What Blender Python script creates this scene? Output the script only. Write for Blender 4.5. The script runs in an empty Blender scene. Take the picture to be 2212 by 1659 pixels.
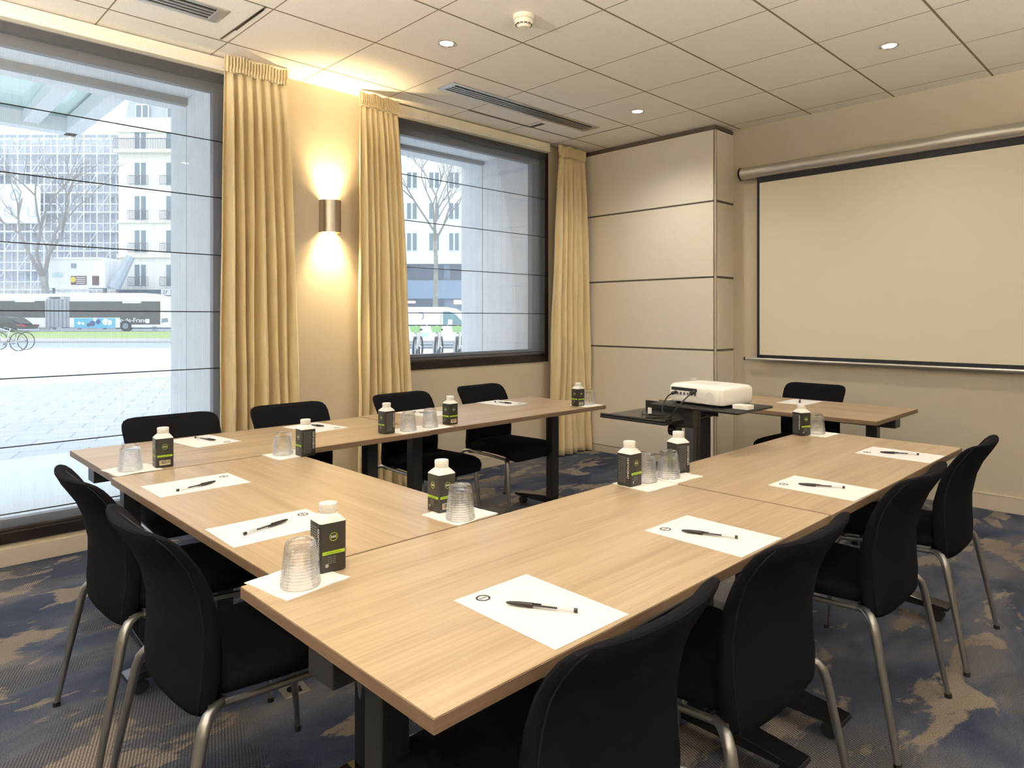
import bpy, bmesh, math, random
from mathutils import Vector, Matrix, Euler
random.seed(7)
scn = bpy.context.scene
COL = scn.collection
PI = math.pi
R = math.radians

# ------------------------------------------------------------------ helpers
class MB:
    """collects shapes into one mesh"""
    def __init__(s):
        s.v = []; s.f = []
    def add(s, verts, faces, M=None):
        b = len(s.v)
        s.v += [tuple(M @ Vector(p)) if M else tuple(p) for p in verts]
        s.f += [tuple(b + i for i in f) for f in faces]
        return s
    def box(s, x0, x1, y0, y1, z0, z1, M=None):
        vs = [(x0,y0,z0),(x1,y0,z0),(x1,y1,z0),(x0,y1,z0),(x0,y0,z1),(x1,y0,z1),(x1,y1,z1),(x0,y1,z1)]
        return s.add(vs, [(0,3,2,1),(4,5,6,7),(0,1,5,4),(1,2,6,5),(2,3,7,6),(3,0,4,7)], M)
    def rings(s, rings, cap=True, closed=False, M=None):
        n = len(rings[0]); vs = [p for r in rings for p in r]; fs = []
        m = len(rings)
        for i in range(m if closed else m-1):
            a = i*n; b = ((i+1) % m)*n
            for k in range(n):
                k2 = (k+1) % n
                fs.append((a+k, a+k2, b+k2, b+k))
        if cap and not closed:
            fs.append(tuple(range(n-1, -1, -1))); fs.append(tuple((m-1)*n + k for k in range(n)))
        return s.add(vs, fs, M)
    def tube(s, pts, r, n=10, M=None, oval=None, closed=False):
        pts = [Vector(p) for p in pts]
        rs = r if isinstance(r, (list, tuple)) else [r]*len(pts)
        out = []; up = Vector((0,0,1)); prev = None
        for i, p in enumerate(pts):
            if closed: d = (pts[(i+1) % len(pts)] - pts[i-1])
            else: d = (pts[min(i+1, len(pts)-1)] - pts[max(i-1, 0)])
            d.normalize()
            if prev is None:
                a = d.cross(up)
                if a.length < 1e-3: a = d.cross(Vector((1,0,0)))
            else:
                a = prev - d*prev.dot(d)
                if a.length < 1e-4: a = d.cross(up)
            a.normalize(); prev = a; b = d.cross(a)
            k = oval or 1.0
            out.append([p + a*math.cos(t)*rs[i] + b*math.sin(t)*rs[i]*k for t in [2*PI*j/n for j in range(n)]])
        return s.rings(out, closed=closed, M=M)
    def cyl(s, x, y, z0, z1, r0, r1=None, n=24, M=None):
        r1 = r0 if r1 is None else r1
        return s.rings([[(x+r*math.cos(2*PI*k/n), y+r*math.sin(2*PI*k/n), z) for k in range(n)] for z, r in ((z0,r0),(z1,r1))], M=M)
    def lathe(s, prof, n=32, M=None, cap=True, mod=None):
        out = []
        for r, z in prof:
            out.append([((r*(mod(k/n, z) if mod else 1))*math.cos(2*PI*k/n), (r*(mod(k/n, z) if mod else 1))*math.sin(2*PI*k/n), z) for k in range(n)])
        return s.rings(out, cap=cap, M=M)
    def prism(s, poly, y0, y1, M=None):
        """polygon in xz extruded along y"""
        n = len(poly)
        vs = [(x,y0,z) for x,z in poly] + [(x,y1,z) for x,z in poly]
        fs = [tuple(range(n)), tuple(range(2*n-1, n-1, -1))] + [(i, n+i, n+(i+1) % n, (i+1) % n) for i in range(n)]
        return s.add(vs, fs, M)
    def build(s, name, mat, parent=None, smooth=False, bevel=0, sub=0, solid=0, seg=2):
        me = bpy.data.meshes.new(name)
        me.from_pydata(s.v, [], s.f); 
        bm = bmesh.new(); bm.from_mesh(me); bmesh.ops.recalc_face_normals(bm, faces=bm.faces); bm.to_mesh(me); bm.free()
        me.materials.append(mat)
        if smooth:
            for p in me.polygons: p.use_smooth = True
            try: me.set_sharp_from_angle(angle=R(38))
            except Exception: pass
        o = bpy.data.objects.new(name, me); COL.objects.link(o)
        if parent: o.parent = parent
        if solid:
            m = o.modifiers.new('s', 'SOLIDIFY'); m.thickness = solid; m.offset = 0
        if bevel:
            m = o.modifiers.new('b', 'BEVEL'); m.width = bevel; m.segments = seg; m.limit_method = 'ANGLE'; m.angle_limit = R(40)
        if sub:
            m = o.modifiers.new('u', 'SUBSURF'); m.levels = sub; m.render_levels = sub
        return o

def tag(o, label=None, cat=None, group=None, kind=None):
    if label: o['label'] = label
    if cat: o['category'] = cat
    if group: o['group'] = group
    if kind: o['kind'] = kind
    return o
def thing(name, label, cat, loc=(0,0,0), rz=0, group=None):
    o = bpy.data.objects.new(name, None); COL.objects.link(o); o.empty_display_size = .05
    o.location = loc; o.rotation_euler = (0,0,rz)
    return tag(o, label, cat, group)
def copy_tree(o, parent=None):
    c = o.copy(); COL.objects.link(c)
    if parent: c.parent = parent
    for ch in list(KIDS.get(o, o.children)): copy_tree(ch, c)
    return c
KIDS = {}
def text_mb(s, size, M, ext=.00015, align='CENTER', spacing=1.0):
    cu = bpy.data.curves.new('t', 'FONT'); cu.body = s; cu.size = size; cu.extrude = ext; cu.align_x = align; cu.align_y = 'CENTER'
    cu.space_character = spacing; cu.resolution_u = 3
    o = bpy.data.objects.new('t', cu); COL.objects.link(o)
    dg = bpy.context.evaluated_depsgraph_get()
    me = o.evaluated_get(dg).to_mesh()
    vs = [tuple(v.co) for v in me.vertices]; fs = [tuple(p.vertices) for p in me.polygons]
    o.evaluated_get(dg).to_mesh_clear(); bpy.data.objects.remove(o); bpy.data.curves.remove(cu)
    mb = MB(); mb.add(vs, fs, M); return mb

# ------------------------------------------------------------------ materials
def mat(name, col=(.8,.8,.8), rough=.5, metal=0, spec=.5, **kw):
    m = bpy.data.materials.new(name); m.use_nodes = True
    b = m.node_tree.nodes['Principled BSDF']
    b.inputs['Base Color'].default_value = (*col, 1); b.inputs['Roughness'].default_value = rough
    b.inputs['Metallic'].default_value = metal; b.inputs['Specular IOR Level'].default_value = spec
    for k, v in kw.items(): b.inputs[k].default_value = v
    return m
def N(m, t, **kw):
    n = m.node_tree.nodes.new(t)
    for k, v in kw.items():
        if k in n.inputs.keys(): n.inputs[k].default_value = v
        else: setattr(n, k, v)
    return n
def L(m, a, b): m.node_tree.links.new(a, b)
def bsdf(m): return m.node_tree.nodes['Principled BSDF']
def ramp(m, fac, stops):
    r = N(m, 'ShaderNodeValToRGB'); e = r.color_ramp.elements
    e[0].position, e[0].color = stops[0][0], (*stops[0][1], 1); e[1].position, e[1].color = stops[-1][0], (*stops[-1][1], 1)
    for p, c in stops[1:-1]:
        x = e.new(p); x.color = (*c, 1)
    L(m, fac, r.inputs[0]); return r.outputs[0]
def coords(m, kind='Object', scale=(1,1,1), rot=(0,0,0), loc=(0,0,0)):
    t = N(m, 'ShaderNodeTexCoord'); mp = N(m, 'ShaderNodeMapping')
    mp.inputs['Scale'].default_value = scale; mp.inputs['Rotation'].default_value = rot; mp.inputs['Location'].default_value = loc
    L(m, t.outputs[kind], mp.inputs[0]); return mp.outputs[0]
def bump(m, h, strength=.2, dist=.002):
    b = N(m, 'ShaderNodeBump'); b.inputs['Strength'].default_value = strength; b.inputs['Distance'].default_value = dist
    L(m, h, b.inputs['Height']); L(m, b.outputs[0], bsdf(m).inputs['Normal'])
def mix(m, fac, a, b):
    x = N(m, 'ShaderNodeMix', data_type='RGBA')
    for s, v in ((0, fac), (6, a), (7, b)):
        if hasattr(v, 'default_value') or hasattr(v, 'is_linked'): L(m, v, x.inputs[s])
        else: x.inputs[s].default_value = v if s == 0 else (*v, 1)
    return x.outputs[2]
def noisy(name, c0, c1, scale, rough=.6, bstr=.1, detail=4, kind='Object', stretch=(1,1,1), dist=.002, **kw):
    m = mat(name, c0, rough, **kw); n = N(m, 'ShaderNodeTexNoise', Scale=scale, Detail=detail)
    L(m, coords(m, kind, stretch), n.inputs[0])
    L(m, ramp(m, n.outputs[0], [(.3, c0), (.7, c1)]), bsdf(m).inputs['Base Color'])
    if bstr: bump(m, n.outputs[0], bstr, dist)
    return m

M = {}
def wood():
    m = mat('oak_laminate', (.5,.36,.22), .34, spec=.5)
    oi = N(m, 'ShaderNodeObjectInfo'); mm = N(m, 'ShaderNodeMath', operation='MULTIPLY'); mm.inputs[1].default_value = 37
    L(m, oi.outputs['Random'], mm.inputs[0])
    t = N(m, 'ShaderNodeTexCoord'); ad = N(m, 'ShaderNodeVectorMath', operation='ADD'); L(m, t.outputs['Object'], ad.inputs[0]); L(m, mm.outputs[0], ad.inputs[1])
    mp = N(m, 'ShaderNodeMapping'); mp.inputs['Scale'].default_value = (.9, 14, 14); L(m, ad.outputs[0], mp.inputs[0])
    n1 = N(m, 'ShaderNodeTexNoise', Scale=1.3, Detail=7, Roughness=.62, Distortion=.35); L(m, mp.outputs[0], n1.inputs[0])
    mp2 = N(m, 'ShaderNodeMapping'); mp2.inputs['Scale'].default_value = (3, 120, 60); L(m, ad.outputs[0], mp2.inputs[0])
    n2 = N(m, 'ShaderNodeTexNoise', Scale=1.0, Detail=3); L(m, mp2.outputs[0], n2.inputs[0])
    c = ramp(m, n1.outputs[0], [(.30, (.325,.235,.145)), (.45, (.415,.31,.20)), (.58, (.455,.35,.23)), (.72, (.50,.395,.27))])
    c2 = ramp(m, n2.outputs[0], [(.35, (.82,.80,.78)), (.6, (1,1,1))])
    x = N(m, 'ShaderNodeMix', data_type='RGBA', blend_type='MULTIPLY'); x.inputs[0].default_value = .6
    L(m, c, x.inputs[6]); L(m, c2, x.inputs[7]); L(m, x.outputs[2], bsdf(m).inputs['Base Color'])
    bump(m, n2.outputs[0], .06, .001); return m
M['wood'] = wood()
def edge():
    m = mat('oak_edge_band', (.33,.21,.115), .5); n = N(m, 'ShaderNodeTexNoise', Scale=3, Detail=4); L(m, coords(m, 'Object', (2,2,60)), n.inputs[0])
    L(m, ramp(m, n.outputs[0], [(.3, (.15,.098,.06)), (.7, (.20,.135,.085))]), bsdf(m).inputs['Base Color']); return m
M['edge'] = edge()
M['black'] = noisy('black_powder_coat', (.012,.012,.014), (.018,.018,.02), 90, .45, .03)
M['blackgloss'] = mat('black_gloss_steel', (.012,.012,.015), .12)
M['rubber'] = mat('black_rubber', (.015,.015,.016), .6)
M['navy'] = noisy('navy_black_upholstery', (.0045,.0046,.0065), (.008,.008,.0105), 420, .9, .25, 2, dist=.0008, spec=.06)
M['piping'] = mat('black_piping', (.009,.009,.011), .7, spec=.2)
M['steel'] = noisy('satin_grey_steel', (.27,.27,.275), (.34,.34,.345), 30, .38, .02, stretch=(1,1,.1), metal=.9)
M['brushed'] = noisy('brushed_steel', (.42,.38,.33), (.58,.53,.46), 60, .3, .05, 3, stretch=(1,1,.02), metal=1.0)
M['alu'] = mat('anodised_aluminium', (.62,.60,.57), .35, .85)
M['chrome'] = mat('chrome', (.8,.8,.8), .08, 1)
def wallm(name, c):
    m = mat(name, c, .62, spec=.3); n = N(m, 'ShaderNodeTexNoise', Scale=180, Detail=3); L(m, coords(m, 'Object'), n.inputs[0]); bump(m, n.outputs[0], .08, .001)
    return m
M['wall'] = wallm('beige_wall_paint', (.53,.475,.375))
M['wallw'] = wallm('cream_wall_paint', (.60,.53,.41))
M['panel'] = wallm('taupe_wall_panel', (.76,.70,.60))
M['trimw'] = mat('painted_baseboard', (.60,.53,.43), .4)
M['dark'] = mat('dark_recess', (.03,.025,.02), .8)
M['groove'] = mat('brown_shadow_gap', (.13,.10,.07), .6)
def ceilm():
    m = mat('mineral_fibre_ceiling_tiles', (.72,.64,.53), .8, spec=.2)
    t = N(m, 'ShaderNodeTexCoord'); sp = N(m, 'ShaderNodeSeparateXYZ'); L(m, t.outputs['Object'], sp.inputs[0])
    def line(out, off, w):
        a = N(m, 'ShaderNodeMath', operation='SUBTRACT'); L(m, out, a.inputs[0]); a.inputs[1].default_value = off
        b = N(m, 'ShaderNodeMath', operation='DIVIDE'); L(m, a.outputs[0], b.inputs[0]); b.inputs[1].default_value = .627
        c = N(m, 'ShaderNodeMath', operation='ROUND'); L(m, b.outputs[0], c.inputs[0])
        d = N(m, 'ShaderNodeMath', operation='SUBTRACT'); L(m, b.outputs[0], d.inputs[0]); L(m, c.outputs[0], d.inputs[1])
        e = N(m, 'ShaderNodeMath', operation='ABSOLUTE'); L(m, d.outputs[0], e.inputs[0])
        f = N(m, 'ShaderNodeMath', operation='LESS_THAN'); L(m, e.outputs[0], f.inputs[0]); f.inputs[1].default_value = w/2/.627
        return f.outputs[0]
    ly = line(sp.outputs[1], 2.959, .014); lx = line(sp.outputs[0], 2.871, .008)
    n = N(m, 'ShaderNodeTexNoise', Scale=130, Detail=3); L(m, t.outputs['Object'], n.inputs[0])
    base = ramp(m, n.outputs[0], [(.35, (.80,.755,.68)), (.6, (.86,.815,.74))])
    c = mix(m, lx, base, (.30,.235,.165)); c = mix(m, ly, c, (.26,.20,.135))
    L(m, c, bsdf(m).inputs['Base Color'])
    mx = N(m, 'ShaderNodeMath', operation='MAXIMUM'); L(m, lx, mx.inputs[0]); L(m, ly, mx.inputs[1])
    sb = N(m, 'ShaderNodeMath', operation='SUBTRACT'); L(m, n.outputs[0], sb.inputs[0]); L(m, mx.outputs[0], sb.inputs[1])
    bump(m, sb.outputs[0], .25, .003); return m
M['ceil'] = ceilm()
def carpet():
    m = mat('cloud_pattern_carpet', (.1,.1,.13), .95, spec=.1)
    co = coords(m, 'Object', (1,1,1)); 
    st = coords(m, 'Object', (1.0,1.9,1), (0,0,R(-45)))
    n1 = N(m, 'ShaderNodeTexNoise', Scale=1.25, Detail=5, Roughness=.55, Distortion=.5); L(m, st, n1.inputs[0])
    st2 = coords(m, 'Object', (1.0,2.0,1), (0,0,R(-45)), (7.3,2.1,0))
    n2 = N(m, 'ShaderNodeTexNoise', Scale=1.9, Detail=6, Roughness=.6, Distortion=.4); L(m, st2, n2.inputs[0])
    st3 = coords(m, 'Object', (1,1.6,1), (0,0,R(-45)), (3.3,9.1,0))
    n3 = N(m, 'ShaderNodeTexNoise', Scale=1.1, Detail=3); L(m, st3, n3.inputs[0])
    fine = N(m, 'ShaderNodeTexNoise', Scale=260, Detail=2); L(m, co, fine.inputs[0])
    wv = N(m, 'ShaderNodeTexWave', Scale=34, Distortion=.6, Detail=1); wv.bands_direction = 'X'; L(m, coords(m, 'Object', (1,1,1), (0,0,R(20))), wv.inputs[0])
    blue = ramp(m, n1.outputs[0], [(.34, (.038,.052,.092)), (.47, (.072,.088,.135)), (.56, (.118,.124,.152)), (.68, (.165,.16,.17))])
    beige = ramp(m, n3.outputs[0], [(.35, (.215,.18,.15)), (.65, (.31,.27,.235))])
    mk = ramp(m, n2.outputs[0], [(.545, (0,0,0)), (.575, (1,1,1))])
    c = mix(m, mk, blue, beige)
    # ribbed patches: light and dark yarn stripes
    rk = ramp(m, n3.outputs[0], [(.50, (0,0,0)), (.53, (1,1,1))])
    w2 = ramp(m, wv.outputs[0], [(.35, (0,0,0)), (.6, (1,1,1))])
    x = N(m, 'ShaderNodeMix', data_type='RGBA', blend_type='MULTIPLY'); x.inputs[0].default_value = 1; L(m, rk, x.inputs[6]); L(m, w2, x.inputs[7])
    hf = N(m, 'ShaderNodeMath', operation='MULTIPLY'); hf.inputs[1].default_value = .6; L(m, x.outputs[2], hf.inputs[0])
    c = mix(m, hf.outputs[0], c, (.030,.032,.042))
    f2 = ramp(m, fine.outputs[0], [(.3, (.55,.55,.55)), (.7, (1.25,1.25,1.25))])
    y = N(m, 'ShaderNodeMix', data_type='RGBA', blend_type='MULTIPLY'); y.inputs[0].default_value = 1; L(m, c, y.inputs[6]); L(m, f2, y.inputs[7])
    L(m, y.outputs[2], bsdf(m).inputs['Base Color']); bump(m, fine.outputs[0], .5, .004); return m
M['carpet'] = carpet()
def curtm():
    m = mat('champagne_satin', (.56,.46,.255), .42, spec=.5)
    bsdf(m).inputs['Sheen Weight'].default_value = .3
    n = N(m, 'ShaderNodeTexNoise', Scale=6, Detail=5, Roughness=.6); L(m, coords(m, 'Object', (4,4,.8)), n.inputs[0])
    L(m, ramp(m, n.outputs[0], [(.35, (.69,.565,.325)), (.65, (.77,.65,.40))]), bsdf(m).inputs['Base Color'])
    n2 = N(m, 'ShaderNodeTexNoise', Scale=40, Detail=2); L(m, coords(m, 'Object', (1,1,.3)), n2.inputs[0]); bump(m, n2.outputs[0], .08, .004); return m
M['curtain'] = curtm()
M['frame'] = mat('dark_bronze_frame', (.022,.017,.016), .4, .3)
M['frame2'] = mat('brown_inner_frame', (.10,.085,.085), .4, .3)
M['white'] = mat('white_plastic', (.80,.79,.76), .4)
M['cream'] = mat('cream_plastic', (.80,.74,.60), .4)
M['paper'] = mat('white_paper', (.76,.76,.755), .7, spec=.2)
M['napkin'] = noisy('white_paper_napkin', (.82,.81,.78), (.87,.86,.84), 160, .85, .3)
M['ink'] = mat('black_ink', (.02,.02,.022), .5)
M['greyink'] = mat('grey_print', (.32,.33,.30), .6)
M['whiteink'] = mat('white_print', (.78,.78,.74), .5)
M['green'] = mat('lime_print', (.34,.55,.02), .5)
M['carton'] = mat('carton_charcoal', (.028,.027,.024), .42)
M['cartong'] = mat('dark_green_print', (.05,.10,.07), .45)
M['screen'] = mat('projection_fabric', (.74,.69,.56), .75, spec=.2)
M['screenb'] = mat('screen_black_border', (.012,.011,.018), .6)
M['plastic_black'] = mat('black_plastic', (.012,.012,.013), .25)
def glassm(name, mixf, col=(1,1,1), rough=0):
    m = bpy.data.materials.new(name); m.use_nodes = True; nt = m.node_tree; nt.nodes.clear()
    o = N(m, 'ShaderNodeOutputMaterial'); t = N(m, 'ShaderNodeBsdfTransparent'); g = N(m, 'ShaderNodeBsdfGlass'); g.inputs['IOR'].default_value = 1.5
    g.inputs['Roughness'].default_value = rough; g.inputs['Color'].default_value = (*col, 1); t.inputs['Color'].default_value = (*col, 1)
    x = N(m, 'ShaderNodeMixShader'); x.inputs[0].default_value = mixf
    L(m, t.outputs[0], x.inputs[1]); L(m, g.outputs[0], x.inputs[2]); L(m, x.outputs[0], o.inputs[0]); return m
M['tumbler'] = glassm('clear_tumbler_glass', .5)
M['clear'] = glassm('clear_pen_plastic', .4, (.95,.95,.95))
def panem(name, refl=.5, tint=(1,1,1)):
    m = bpy.data.materials.new(name); m.use_nodes = True; nt = m.node_tree; nt.nodes.clear()
    o = N(m, 'ShaderNodeOutputMaterial'); t = N(m, 'ShaderNodeBsdfTransparent'); t.inputs[0].default_value = (*tint, 1)
    g = N(m, 'ShaderNodeBsdfGlossy'); g.inputs['Roughness'].default_value = .01
    fr = N(m, 'ShaderNodeFresnel'); fr.inputs[0].default_value = 1.45
    mu = N(m, 'ShaderNodeMath', operation='MULTIPLY'); mu.inputs[1].default_value = refl; L(m, fr.outputs[0], mu.inputs[0])
    x = N(m, 'ShaderNodeMixShader'); L(m, mu.outputs[0], x.inputs[0]); L(m, t.outputs[0], x.inputs[1]); L(m, g.outputs[0], x.inputs[2]); L(m, x.outputs[0], o.inputs[0]); return m
M['pane'] = panem('window_glass')
def sheer():
    m = bpy.data.materials.new('sheer_voile'); m.use_nodes = True; nt = m.node_tree; nt.nodes.clear()
    o = N(m, 'ShaderNodeOutputMaterial'); t = N(m, 'ShaderNodeBsdfTransparent'); d = N(m, 'ShaderNodeBsdfTranslucent'); d.inputs[0].default_value = (.85,.9,.95,1)
    df = N(m, 'ShaderNodeBsdfDiffuse'); df.inputs[0].default_value = (.5,.52,.55,1); ad = N(m, 'ShaderNodeMixShader'); L(m, d.outputs[0], ad.inputs[1]); L(m, df.outputs[0], ad.inputs[2])
    w = N(m, 'ShaderNodeTexWave', Scale=45, Distortion=0); w.bands_direction = 'X'; L(m, coords(m, 'Object'), w.inputs[0])
    n = N(m, 'ShaderNodeTexNoise', Scale=1, Detail=3); L(m, coords(m, 'Object', (60,1,.4)), n.inputs[0])
    mu = N(m, 'ShaderNodeMath', operation='MULTIPLY'); L(m, w.outputs[0], mu.inputs[0]); L(m, n.outputs[0], mu.inputs[1])
    r = ramp(m, mu.outputs[0], [(.05, (.09,)*3), (.6, (.20,)*3)])
    x = N(m, 'ShaderNodeMixShader'); L(m, r, x.inputs[0]); L(m, t.outputs[0], x.inputs[1]); L(m, ad.outputs[0], x.inputs[2]); L(m, x.outputs[0], o.inputs[0]); return m
M['sheer'] = sheer()
def emit(name, c, s):
    m = mat(name, c, .5); b = bsdf(m); b.inputs['Emission Color'].default_value = (*c, 1); b.inputs['Emission Strength'].default_value = s; return m
M['lamp'] = emit('lamp_lens', (1,.93,.82), 30)
M['lampw'] = emit('warm_lamp_lens', (1,.78,.45), 25)
M['shopglow'] = emit('shop_lights', (1,.62,.32), 1.6)
# outdoors
M['concrete'] = noisy('pale_concrete', (.72,.75,.77), (.80,.83,.85), 7, .85, .25, 8, dist=.004)
M['joint'] = mat('concrete_joint', (.10,.11,.12), .9)
def pavem():
    m = mat('grey_pavers', (.5,.53,.56), .8); b = N(m, 'ShaderNodeTexBrick', Scale=1.0); b.inputs['Color1'].default_value = (.52,.55,.58,1); b.inputs['Color2'].default_value = (.60,.63,.66,1)
    b.inputs['Mortar'].default_value = (.36,.40,.44,1); b.inputs['Mortar Size'].default_value = .012; b.inputs['Brick Width'].default_value = .55; b.inputs['Row Height'].default_value = .36
    L(m, coords(m, 'Object', (1,1,1), (0,0,R(20))), b.inputs[0]); L(m, b.outputs[0], bsdf(m).inputs['Base Color']); return m
M['pave'] = pavem()
M['slab'] = noisy('smooth_stone_band', (.72,.80,.85), (.78,.85,.89), 3, .75, .02)
M['plaza'] = noisy('pale_plaza', (.68,.71,.74), (.76,.78,.80), 2, .85, .02)
M['asphalt'] = noisy('asphalt', (.38,.43,.50), (.44,.49,.56), 5, .9, .05)
M['kerb'] = mat('granite_kerb', (.45,.45,.45), .8)
M['grass'] = noisy('lawn', (.26,.38,.12), (.42,.52,.20), 3, .9, .1)
M['facade'] = noisy('cream_stone_facade', (.86,.85,.79), (.90,.89,.84), 1.2, .85, .02)
M['facadew'] = noisy('white_render_facade', (.82,.82,.81), (.88,.88,.87), 1.2, .85, .02)
M['stone2'] = mat('pale_moulding', (.84,.81,.72), .8)
M['winf'] = mat('white_casement', (.82,.84,.86), .5)
M['wing'] = mat('grey_window_pane', (.20,.27,.32), .12)
M['iron'] = mat('grey_balcony_iron', (.20,.22,.25), .6)
M['bluegrey'] = noisy('blue_grey_cladding', (.17,.24,.33), (.20,.28,.37), 2, .6, .02)
M['bluedark'] = mat('dark_blue_glazing', (.09,.13,.19), .2)
M['zinc'] = mat('zinc_roof', (.50,.55,.62), .5)
M['bark'] = noisy('plane_tree_bark', (.26,.26,.26), (.42,.42,.40), 3, .9, .2)
M['twig'] = mat('grey_twigs', (.30,.29,.30), .9)
M['poster'] = mat('white_banner', (.84,.86,.88), .6)
M['buswhite'] = mat('white_bus_paint', (.86,.86,.86), .25)
M['busglass'] = mat('dark_bus_glazing', (.055,.065,.07), .12)
M['bellows'] = noisy('grey_bellows', (.30,.33,.38), (.42,.45,.50), 1, .7, .1, stretch=(8,1,.01))
M['red'] = mat('red_lens', (.45,.03,.03), .3)
M['vanw'] = mat('white_van_paint', (.88,.88,.89), .25)
M['scooter'] = mat('light_green_plastic', (.34,.62,.22), .45)
M['vang'] = mat('teal_van_glass', (.16,.30,.32), .1)
M['carp'] = mat('dark_car_paint', (.035,.04,.05), .25)
M['blue'] = mat('sky_blue_print', (.12,.48,.72), .5)
M['navyink'] = mat('navy_print', (.05,.10,.25), .5)
M['maroon'] = mat('maroon_sign', (.14,.07,.08), .5)
M['yellow'] = mat('yellow_print', (.8,.62,.1), .5)
M['canopyglass'] = panem('canopy_glass', .6, (.66,.80,.79))
M['canopyw'] = mat('white_canopy_metal', (.74,.77,.79), .45)
def netm():
    m = bpy.data.materials.new('scaffold_netting'); m.use_nodes = True; nt = m.node_tree; nt.nodes.clear()
    o = N(m, 'ShaderNodeOutputMaterial'); t = N(m, 'ShaderNodeBsdfTransparent'); d = N(m, 'ShaderNodeBsdfDiffuse'); d.inputs[0].default_value = (.72,.78,.90,1)
    n = N(m, 'ShaderNodeTexNoise', Scale=.5, Detail=6, Roughness=.7); L(m, coords(m, 'Object', (1,1,1.6)), n.inputs[0])
    r = ramp(m, n.outputs[0], [(.35, (.15,)*3), (.65, (.50,)*3)])
    x = N(m, 'ShaderNodeMixShader'); L(m, r, x.inputs[0]); L(m, t.outputs[0], x.inputs[1]); L(m, d.outputs[0], x.inputs[2]); L(m, x.outputs[0], o.inputs[0]); return m
M['net'] = netm()

# ------------------------------------------------------------------ camera
CAMH = 1.32
F, HY, CX, YAW = 1477.43, 685.67, 1154.72, 44.85
S_, C_ = math.sin(R(YAW)), math.cos(R(YAW))
cd = bpy.data.cameras.new('camera'); cam = bpy.data.objects.new('camera', cd); COL.objects.link(cam)
cam.location = (0,0,CAMH); cam.rotation_euler = (R(90), 0, R(YAW-90))
cd.sensor_width = 36; cd.lens = F/2212*36; cd.shift_x = -(CX-1106)/2212; cd.shift_y = -(829.5-HY)/2212
cd.clip_start = .02; cd.clip_end = 400
scn.camera = cam

# ------------------------------------------------------------------ room shell
CE = 2.975; XS = 5.54; YW = 4.545; X0 = -1.4; Y0 = -1.7
def struct(o): o['kind'] = 'structure'; return o
struct(MB().box(X0, XS, Y0, YW, -.12, 0).build('floor', M['carpet']))
struct(MB().box(X0-.1, XS+.1, Y0-.1, YW+.1, CE, CE+.1).build('ceiling', M['ceil']))
struct(MB().box(XS, XS+.12, Y0-.1, YW+.1, 0, CE).build('wall_front', M['wall']))
struct(MB().box(X0-.12, X0, Y0-.1, YW+.1, 0, CE).build('wall_back', M['wall']))
struct(MB().box(X0, XS, Y0-.12, Y0, 0, CE).build('wall_right', M['wall']))
W1a, W1b, W1z = -1.15, 1.84, .12
W2a, W2b, W2z = 2.92, 4.745, .90
WT = 2.89
wl = MB()
wl.box(X0, W1a, YW, YW+.1, 0, CE); wl.box(W1b, W2a, YW, YW+.1, 0, CE); wl.box(W2b, XS, YW, YW+.1, 0, CE)
wl.box(W1a, W1b, YW, YW+.1, WT, CE); wl.box(W2a, W2b, YW, YW+.1, WT, CE); wl.box(W1a, W1b, YW, YW+.1, 0, W1z); wl.box(W2a, W2b, YW, YW+.1, 0, W2z)
struct(wl.build('wall_left', M['wallw']))
# baseboards
struct(MB().box(XS-.014, XS, Y0, 3.02, 0, .105).box(XS-.018, XS, Y0, 3.02, .105, .113).build('baseboard_front', M['trimw'], bevel=.002))
struct(MB().box(X0, 5.22, YW-.014, YW, 0, .095).build('baseboard_left', M['trimw'], bevel=.002))
# pillar in the corner with horizontal panels
PX, PY = 5.235, 3.026
pil = struct(MB().box(PX+.012, XS, PY+.012, YW, 0, CE).build('wall_pillar', M['groove']))
for z0, z1 in ((.07,1.030),(1.046,1.659),(1.675,2.311),(2.327,2.93)):
    MB().box(PX, PX+.012, PY+.022, YW, z0, z1).build('panel', M['panel'], pil)
    MB().box(PX+.03, XS, PY, PY+.012, z0, z1).build('panel', M['panel'], pil)
MB().box(PX, PX+.012, PY, PY+.010, .07, 2.93).box(PX+.012, PX+.022, PY, PY+.012, .07, 2.93).build('corner_trim', M['trimw'], pil)
MB().box(PX-.002, PX+.012, PY-.002, YW, 0, .062).box(PX, XS, PY-.002, PY+.012, 0, .062).build('plinth', M['trimw'], pil)
for z in (1.038, 1.667, 2.319, 2.945):
    MB().box(PX+.006, PX+.013, PY+.01, YW, z-.009, z+.009).box(PX+.02, XS-.006, PY-.004, PY+.013, z-.009, z+.009).build('shadow_gap_strip', M['groove'], pil)

# windows
def window(n, xa, xb, zb, za):
    o = MB()
    d0, d1 = YW-.012, YW+.075; w = .065
    o.box(xa, xb, d0, d1, zb, zb+.06); o.box(xa, xb, d0, d1, za-.055, za); o.box(xa, xa+w, d0, d1, zb+.06, za-.055); o.box(xb-w, xb, d0, d1, zb+.06, za-.055)
    win = struct(o.build('window_%d' % n, M['frame'], bevel=.003))
    i = MB(); a, b, c, d = xa+w, xb-w, zb+.06, za-.055; q = .06
    i.box(a, b, YW+.035, YW+.09, c, c+q); i.box(a, b, YW+.035, YW+.09, d-q, d); i.box(a, a+q+.05, YW+.035, YW+.09, c+q, d-q); i.box(b-q-.05, b, YW+.035, YW+.09, c+q, d-q)
    i.build('inner_frame', M['frame2'], win, bevel=.003)
    MB().box(a+q, b-q, YW+.06, YW+.066, c+q, d-q).build('pane', M['pane'], win)
    return win
window(1, W1a, W1b, W1z, WT); window(2, W2a, W2b, W2z, WT)

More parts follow.
